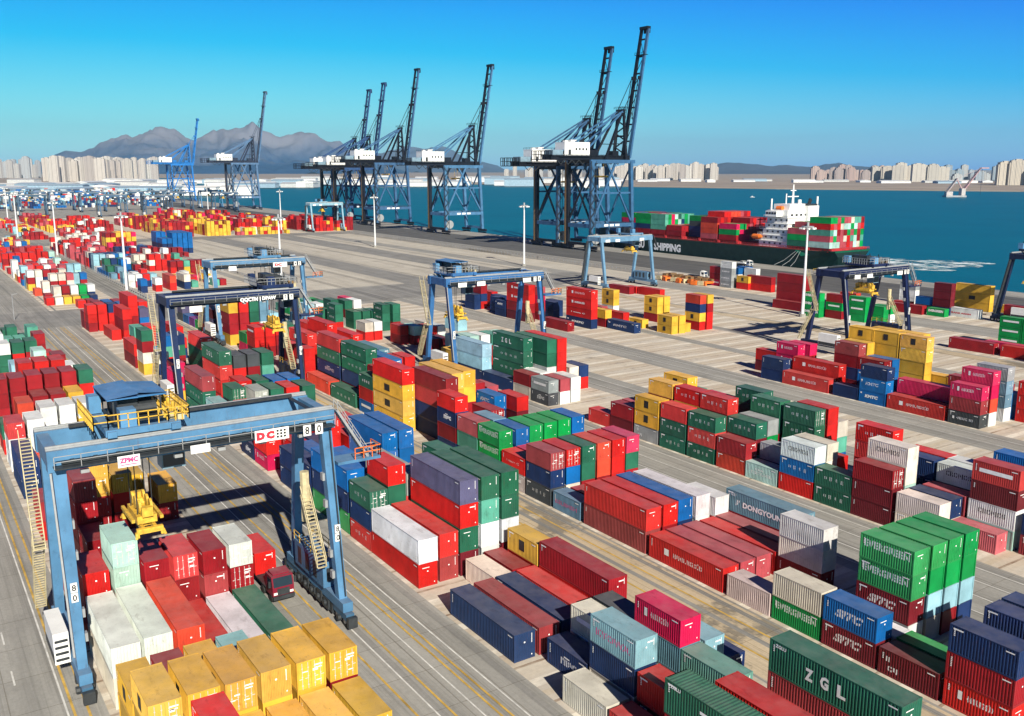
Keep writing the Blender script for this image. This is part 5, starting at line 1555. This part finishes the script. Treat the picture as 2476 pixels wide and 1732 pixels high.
BEIGE = [(.54, .49, .44), (.58, .53, .48), (.50, .46, .42), (.60, .57, .53), (.46, .41, .38)]
def city(px0, px1, d0, d1, h0, h1, n, lab, grp, w=(22, 34), cols=BEIGE):
    for i in range(n):
        px_ = px0 + (px1 - px0) * (i + rn.uniform(.1, .9)) / n; x, y = pol(px_, rn.uniform(d0, d1))
        tower(x, y, rn.uniform(*w), rn.uniform(14, 20), rn.uniform(h0, h1), rn.uniform(-.25, .25) + .9, rn.choice(cols), lab, grp, rn.random() < .5, rn=rn)
city(150, 345, 4000, 4500, 80, 98, 22, 'pale beige high-rise in the dense row below the left mountains', 'dense beige high-rises at left', (26, 40))
city(300, 412, 4800, 5300, 86, 106, 12, 'beige high-rise behind the left ship cranes', 'beige high-rises behind the far cranes')
city(0, 140, 5800, 6600, 70, 115, 14, 'hazy grey apartment block at the far left edge', 'hazy blocks at far left', cols=[(.42, .44, .46), (.5, .48, .46)])
city(1480, 1720, 4250, 4600, 58, 80, 26, 'beige high-rise in the long row right of the tallest crane', 'beige high-rises right of the tallest crane', (24, 36))
city(1940, 2110, 4300, 4700, 40, 68, 16, 'reddish brown apartment block across the bay', 'reddish blocks across the bay', cols=[(.42, .30, .27), (.46, .34, .30), (.4, .33, .31)])
city(2085, 2250, 4000, 4300, 55, 76, 9, 'beige block with grey stepped roof across the bay', 'stepped beige blocks across the bay', (34, 56), cols=[(.50, .45, .38), (.46, .43, .38), (.52, .48, .42)])
city(2225, 2400, 4200, 4700, 28, 68, 16, 'grey blue office block across the bay near the barge', 'grey office blocks across the bay', cols=[(.30, .36, .42), (.42, .44, .45), (.25, .32, .38)])
city(2385, 2476, 3300, 3500, 64, 80, 6, 'large cream tower at the right end of the bay', 'large cream towers at right', (40, 52), cols=[(.52, .46, .38), (.50, .45, .40)])
city(1210, 1480, 5200, 6000, 40, 70, 12, 'low grey block beyond the sheds behind the ship cranes', 'low grey blocks behind the ship cranes', cols=[(.45, .45, .45), (.5, .47, .43)])
WH = [(.72, .72, .70), (.66, .68, .70), (.55, .56, .56), (.78, .78, .76), (.30, .42, .52)]
def sheds(px0, px1, d0, d1, n, lab, grp, hh=(8, 18), ww=(60, 150)):
    for i in range(n):
        px_ = px0 + (px1 - px0) * (i + rn.uniform(0, 1)) / n; x, y = pol(px_, rn.uniform(d0, d1))
        w, d, h = rn.uniform(*ww), rn.uniform(30, 50), rn.uniform(*hh); mb = MB(); mb.b2(-w/2, w/2, -d/2, d/2, 0, h)
        b = len(mb.v)
        for xx in (-w/2 - 1, w/2 + 1):
            for yy, zz in ((-d/2 - 1, h), (0, h + 3), (d/2 + 1, h)): mb.v.append((xx, yy, zz))
        mb.f += [(b, b + 3, b + 4, b + 1), (b + 1, b + 4, b + 5, b + 2), (b, b + 1, b + 2), (b + 5, b + 4, b + 3)]
        o = obj('warehouse', mb, M_STEEL, None, rn.choice(WH)); o.location = (x, y, -2.5); o.rotation_euler = (0, 0, rn.choice((.9, 1.0, -.6)))
        tag(o, lab, 'warehouse', grp)
sheds(0, 640, 1900, 3600, 46, 'white warehouse in the port land at far left', 'white warehouses at far left')
sheds(640, 1480, 2500, 4200, 44, 'white warehouse on the far shore behind the ship cranes', 'white warehouses on the far shore', (10, 22))
sheds(1480, 2476, 3600, 4100, 20, 'low white shed behind the beach across the bay', 'low white sheds across the bay', (5, 10), (40, 100))
# port clutter behind the left yard, too mixed to count
cl = MB(); cc = []
pal2 = [PAL[k] for k in 'wwWbnrlaewwkae'] + [(.7, .7, .7), (.6, .62, .64)]
for i in range(700):
    x, y = pol(rn.uniform(-20, 420), rn.uniform(1450, 2600)); n0 = len(cl.v)
    if y > 395: continue
    cl.box(x, y, 3 + rn.uniform(0, 4), rn.uniform(8, 22), rn.uniform(6, 14), rn.uniform(3, 9)); cc += [(*rn.choice(pal2), 1)] * (len(cl.v) - n0)
me = cl.mesh('port_clutter'); at = me.color_attributes.new('paint', 'FLOAT_COLOR', 'POINT'); at.data.foreach_set('color', [v for q in cc for v in q])
o = link('port_clutter', me, M_STUFF, None, None, 'stuff'); tag(o, 'distant jumble of port sheds, containers and trucks behind the left yards', 'port clutter')

def hills(name, pts, D, depth, c1, c2, seed, tail):
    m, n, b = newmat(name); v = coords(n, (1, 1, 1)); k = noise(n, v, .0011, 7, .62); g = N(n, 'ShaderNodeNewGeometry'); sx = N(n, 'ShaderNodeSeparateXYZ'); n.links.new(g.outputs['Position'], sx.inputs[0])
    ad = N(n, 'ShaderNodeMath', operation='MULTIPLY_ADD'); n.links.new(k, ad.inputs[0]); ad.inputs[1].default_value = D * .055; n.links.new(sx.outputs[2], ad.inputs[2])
    n.links.new(mixc(n, ramp(n, ad.outputs[0], D * .038, D * .062), c1, c2), b.inputs['Base Color']); b.inputs['Roughness'].default_value = 1.; b.inputs['Specular IOR Level'].default_value = 0.  # base colours carry some distance haze, bluer low on the slopes
    from mathutils import noise as mn
    mb = MB(); nx, ny = 420, 70; p0, p1 = pts[0][0] - tail, pts[-1][0] + tail
    full = [(p0, 412)] + pts + [(p1, 412)]
    for i in range(nx + 1):
        px_ = p0 + (p1 - p0) * i / nx
        for (a, ya), (b_, yb) in zip(full[:-1], full[1:]):
            if a <= px_ <= b_: py = ya + (yb - ya) * (px_ - a) / (b_ - a); break
        H = max(0, (411 - py)) / 2250 * D * 1.02
        for j in range(ny + 1):
            t = j / ny; dd = D + depth * (t - .62); x, y = pol(px_, dd)
            prof = min(1, t / .62) ** 1.25 if t < .62 else max(0, 1 - (t - .62) / .38)
            q = Vector((x, y, 0)); r = 1 - abs(mn.fractal(q * (6.5 / D) * 1.6 + Vector((seed, 0, 0)), 1.0, 2.1, 5)) * 2.1
            side = prof * (1 - prof) * 4
            z = H * (prof * (.84 + .18 * r) if t >= .6 else prof * (1 - .55 * side * (1 - r) - .12 * side)) + H * .05 * mn.noise(q * (90 / D)) + H * .05 * mn.noise(q * (38 / D)) - H * .16 * abs(mn.noise(q * (22 / D)))
            mb.v.append((x, y, max(-3, z) - 3))
    for i in range(nx):
        for j in range(ny):
            a = i * (ny + 1) + j; mb.f.append((a, a + 1, a + ny + 2, a + ny + 1))
    o = obj(name, mb, m, None, None, 'structure')
    for p in o.data.polygons: p.use_smooth = True
hills('mountains', [(146, 380), (171, 366), (201, 347), (238, 350), (268, 351), (281, 342), (317, 336), (345, 318), (391, 311), (424, 306), (458, 307), (476, 315), (500, 325), (525, 319), (555, 318), (571, 307), (598, 299), (638, 295), (647, 299), (699, 320), (686, 318), (710, 318), (746, 314), (775, 315), (811, 332), (835, 336), (859, 347), (930, 356), (990, 351), (1038, 353), (1074, 348), (1092, 354), (1116, 369), (1134, 381), (1170, 387), (1203, 394)], 15000, 6500, (.085, .105, .14), (.30, .235, .21), 3, 60) if False else None
ML = [(146, 380), (171, 366), (201, 347), (238, 350), (268, 351), (281, 342), (317, 336), (345, 318), (391, 311), (424, 306), (458, 307), (476, 315), (500, 325), (525, 319), (555, 318), (571, 307), (598, 299), (638, 295), (647, 299), (686, 318), (710, 318), (746, 314), (775, 315), (811, 332), (835, 336), (859, 351), (900, 374), (960, 398)]
MR = [(830, 398), (900, 372), (990, 351), (1038, 353), (1074, 348), (1092, 354), (1116, 369), (1134, 381), (1170, 387), (1203, 394)]
MF = [(1540, 403), (1568, 400), (1633, 398), (1669, 392), (1712, 387), (1745, 384), (1810, 387), (1846, 393), (1883, 393), (1935, 397), (1968, 390), (1999, 388), (2038, 395), (2090, 397), (2145, 398), (2240, 404)]
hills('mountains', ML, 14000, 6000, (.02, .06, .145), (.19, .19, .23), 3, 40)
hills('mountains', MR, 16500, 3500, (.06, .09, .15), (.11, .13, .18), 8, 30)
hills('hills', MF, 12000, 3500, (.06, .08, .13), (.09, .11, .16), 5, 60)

# the air over the bay: pale, even haze
hz = MB().b2(-21000, 4000, -9000, 21000, -9, 900); hm = bpy.data.materials.new('haze_air'); hm.use_nodes = True; n = hm.node_tree; n.nodes.clear()
pv = n.nodes.new('ShaderNodeVolumePrincipled'); pv.inputs['Density'].default_value = HAZE; pv.inputs['Color'].default_value = (.40, .74, 1, 1); pv.inputs['Anisotropy'].default_value = .1
mo = n.nodes.new('ShaderNodeOutputMaterial'); n.links.new(pv.outputs[0], mo.inputs['Volume'])
o = obj('haze', hz, hm, kind='stuff'); tag(o, 'pale blue haze lying over the whole bay and port', 'haze')
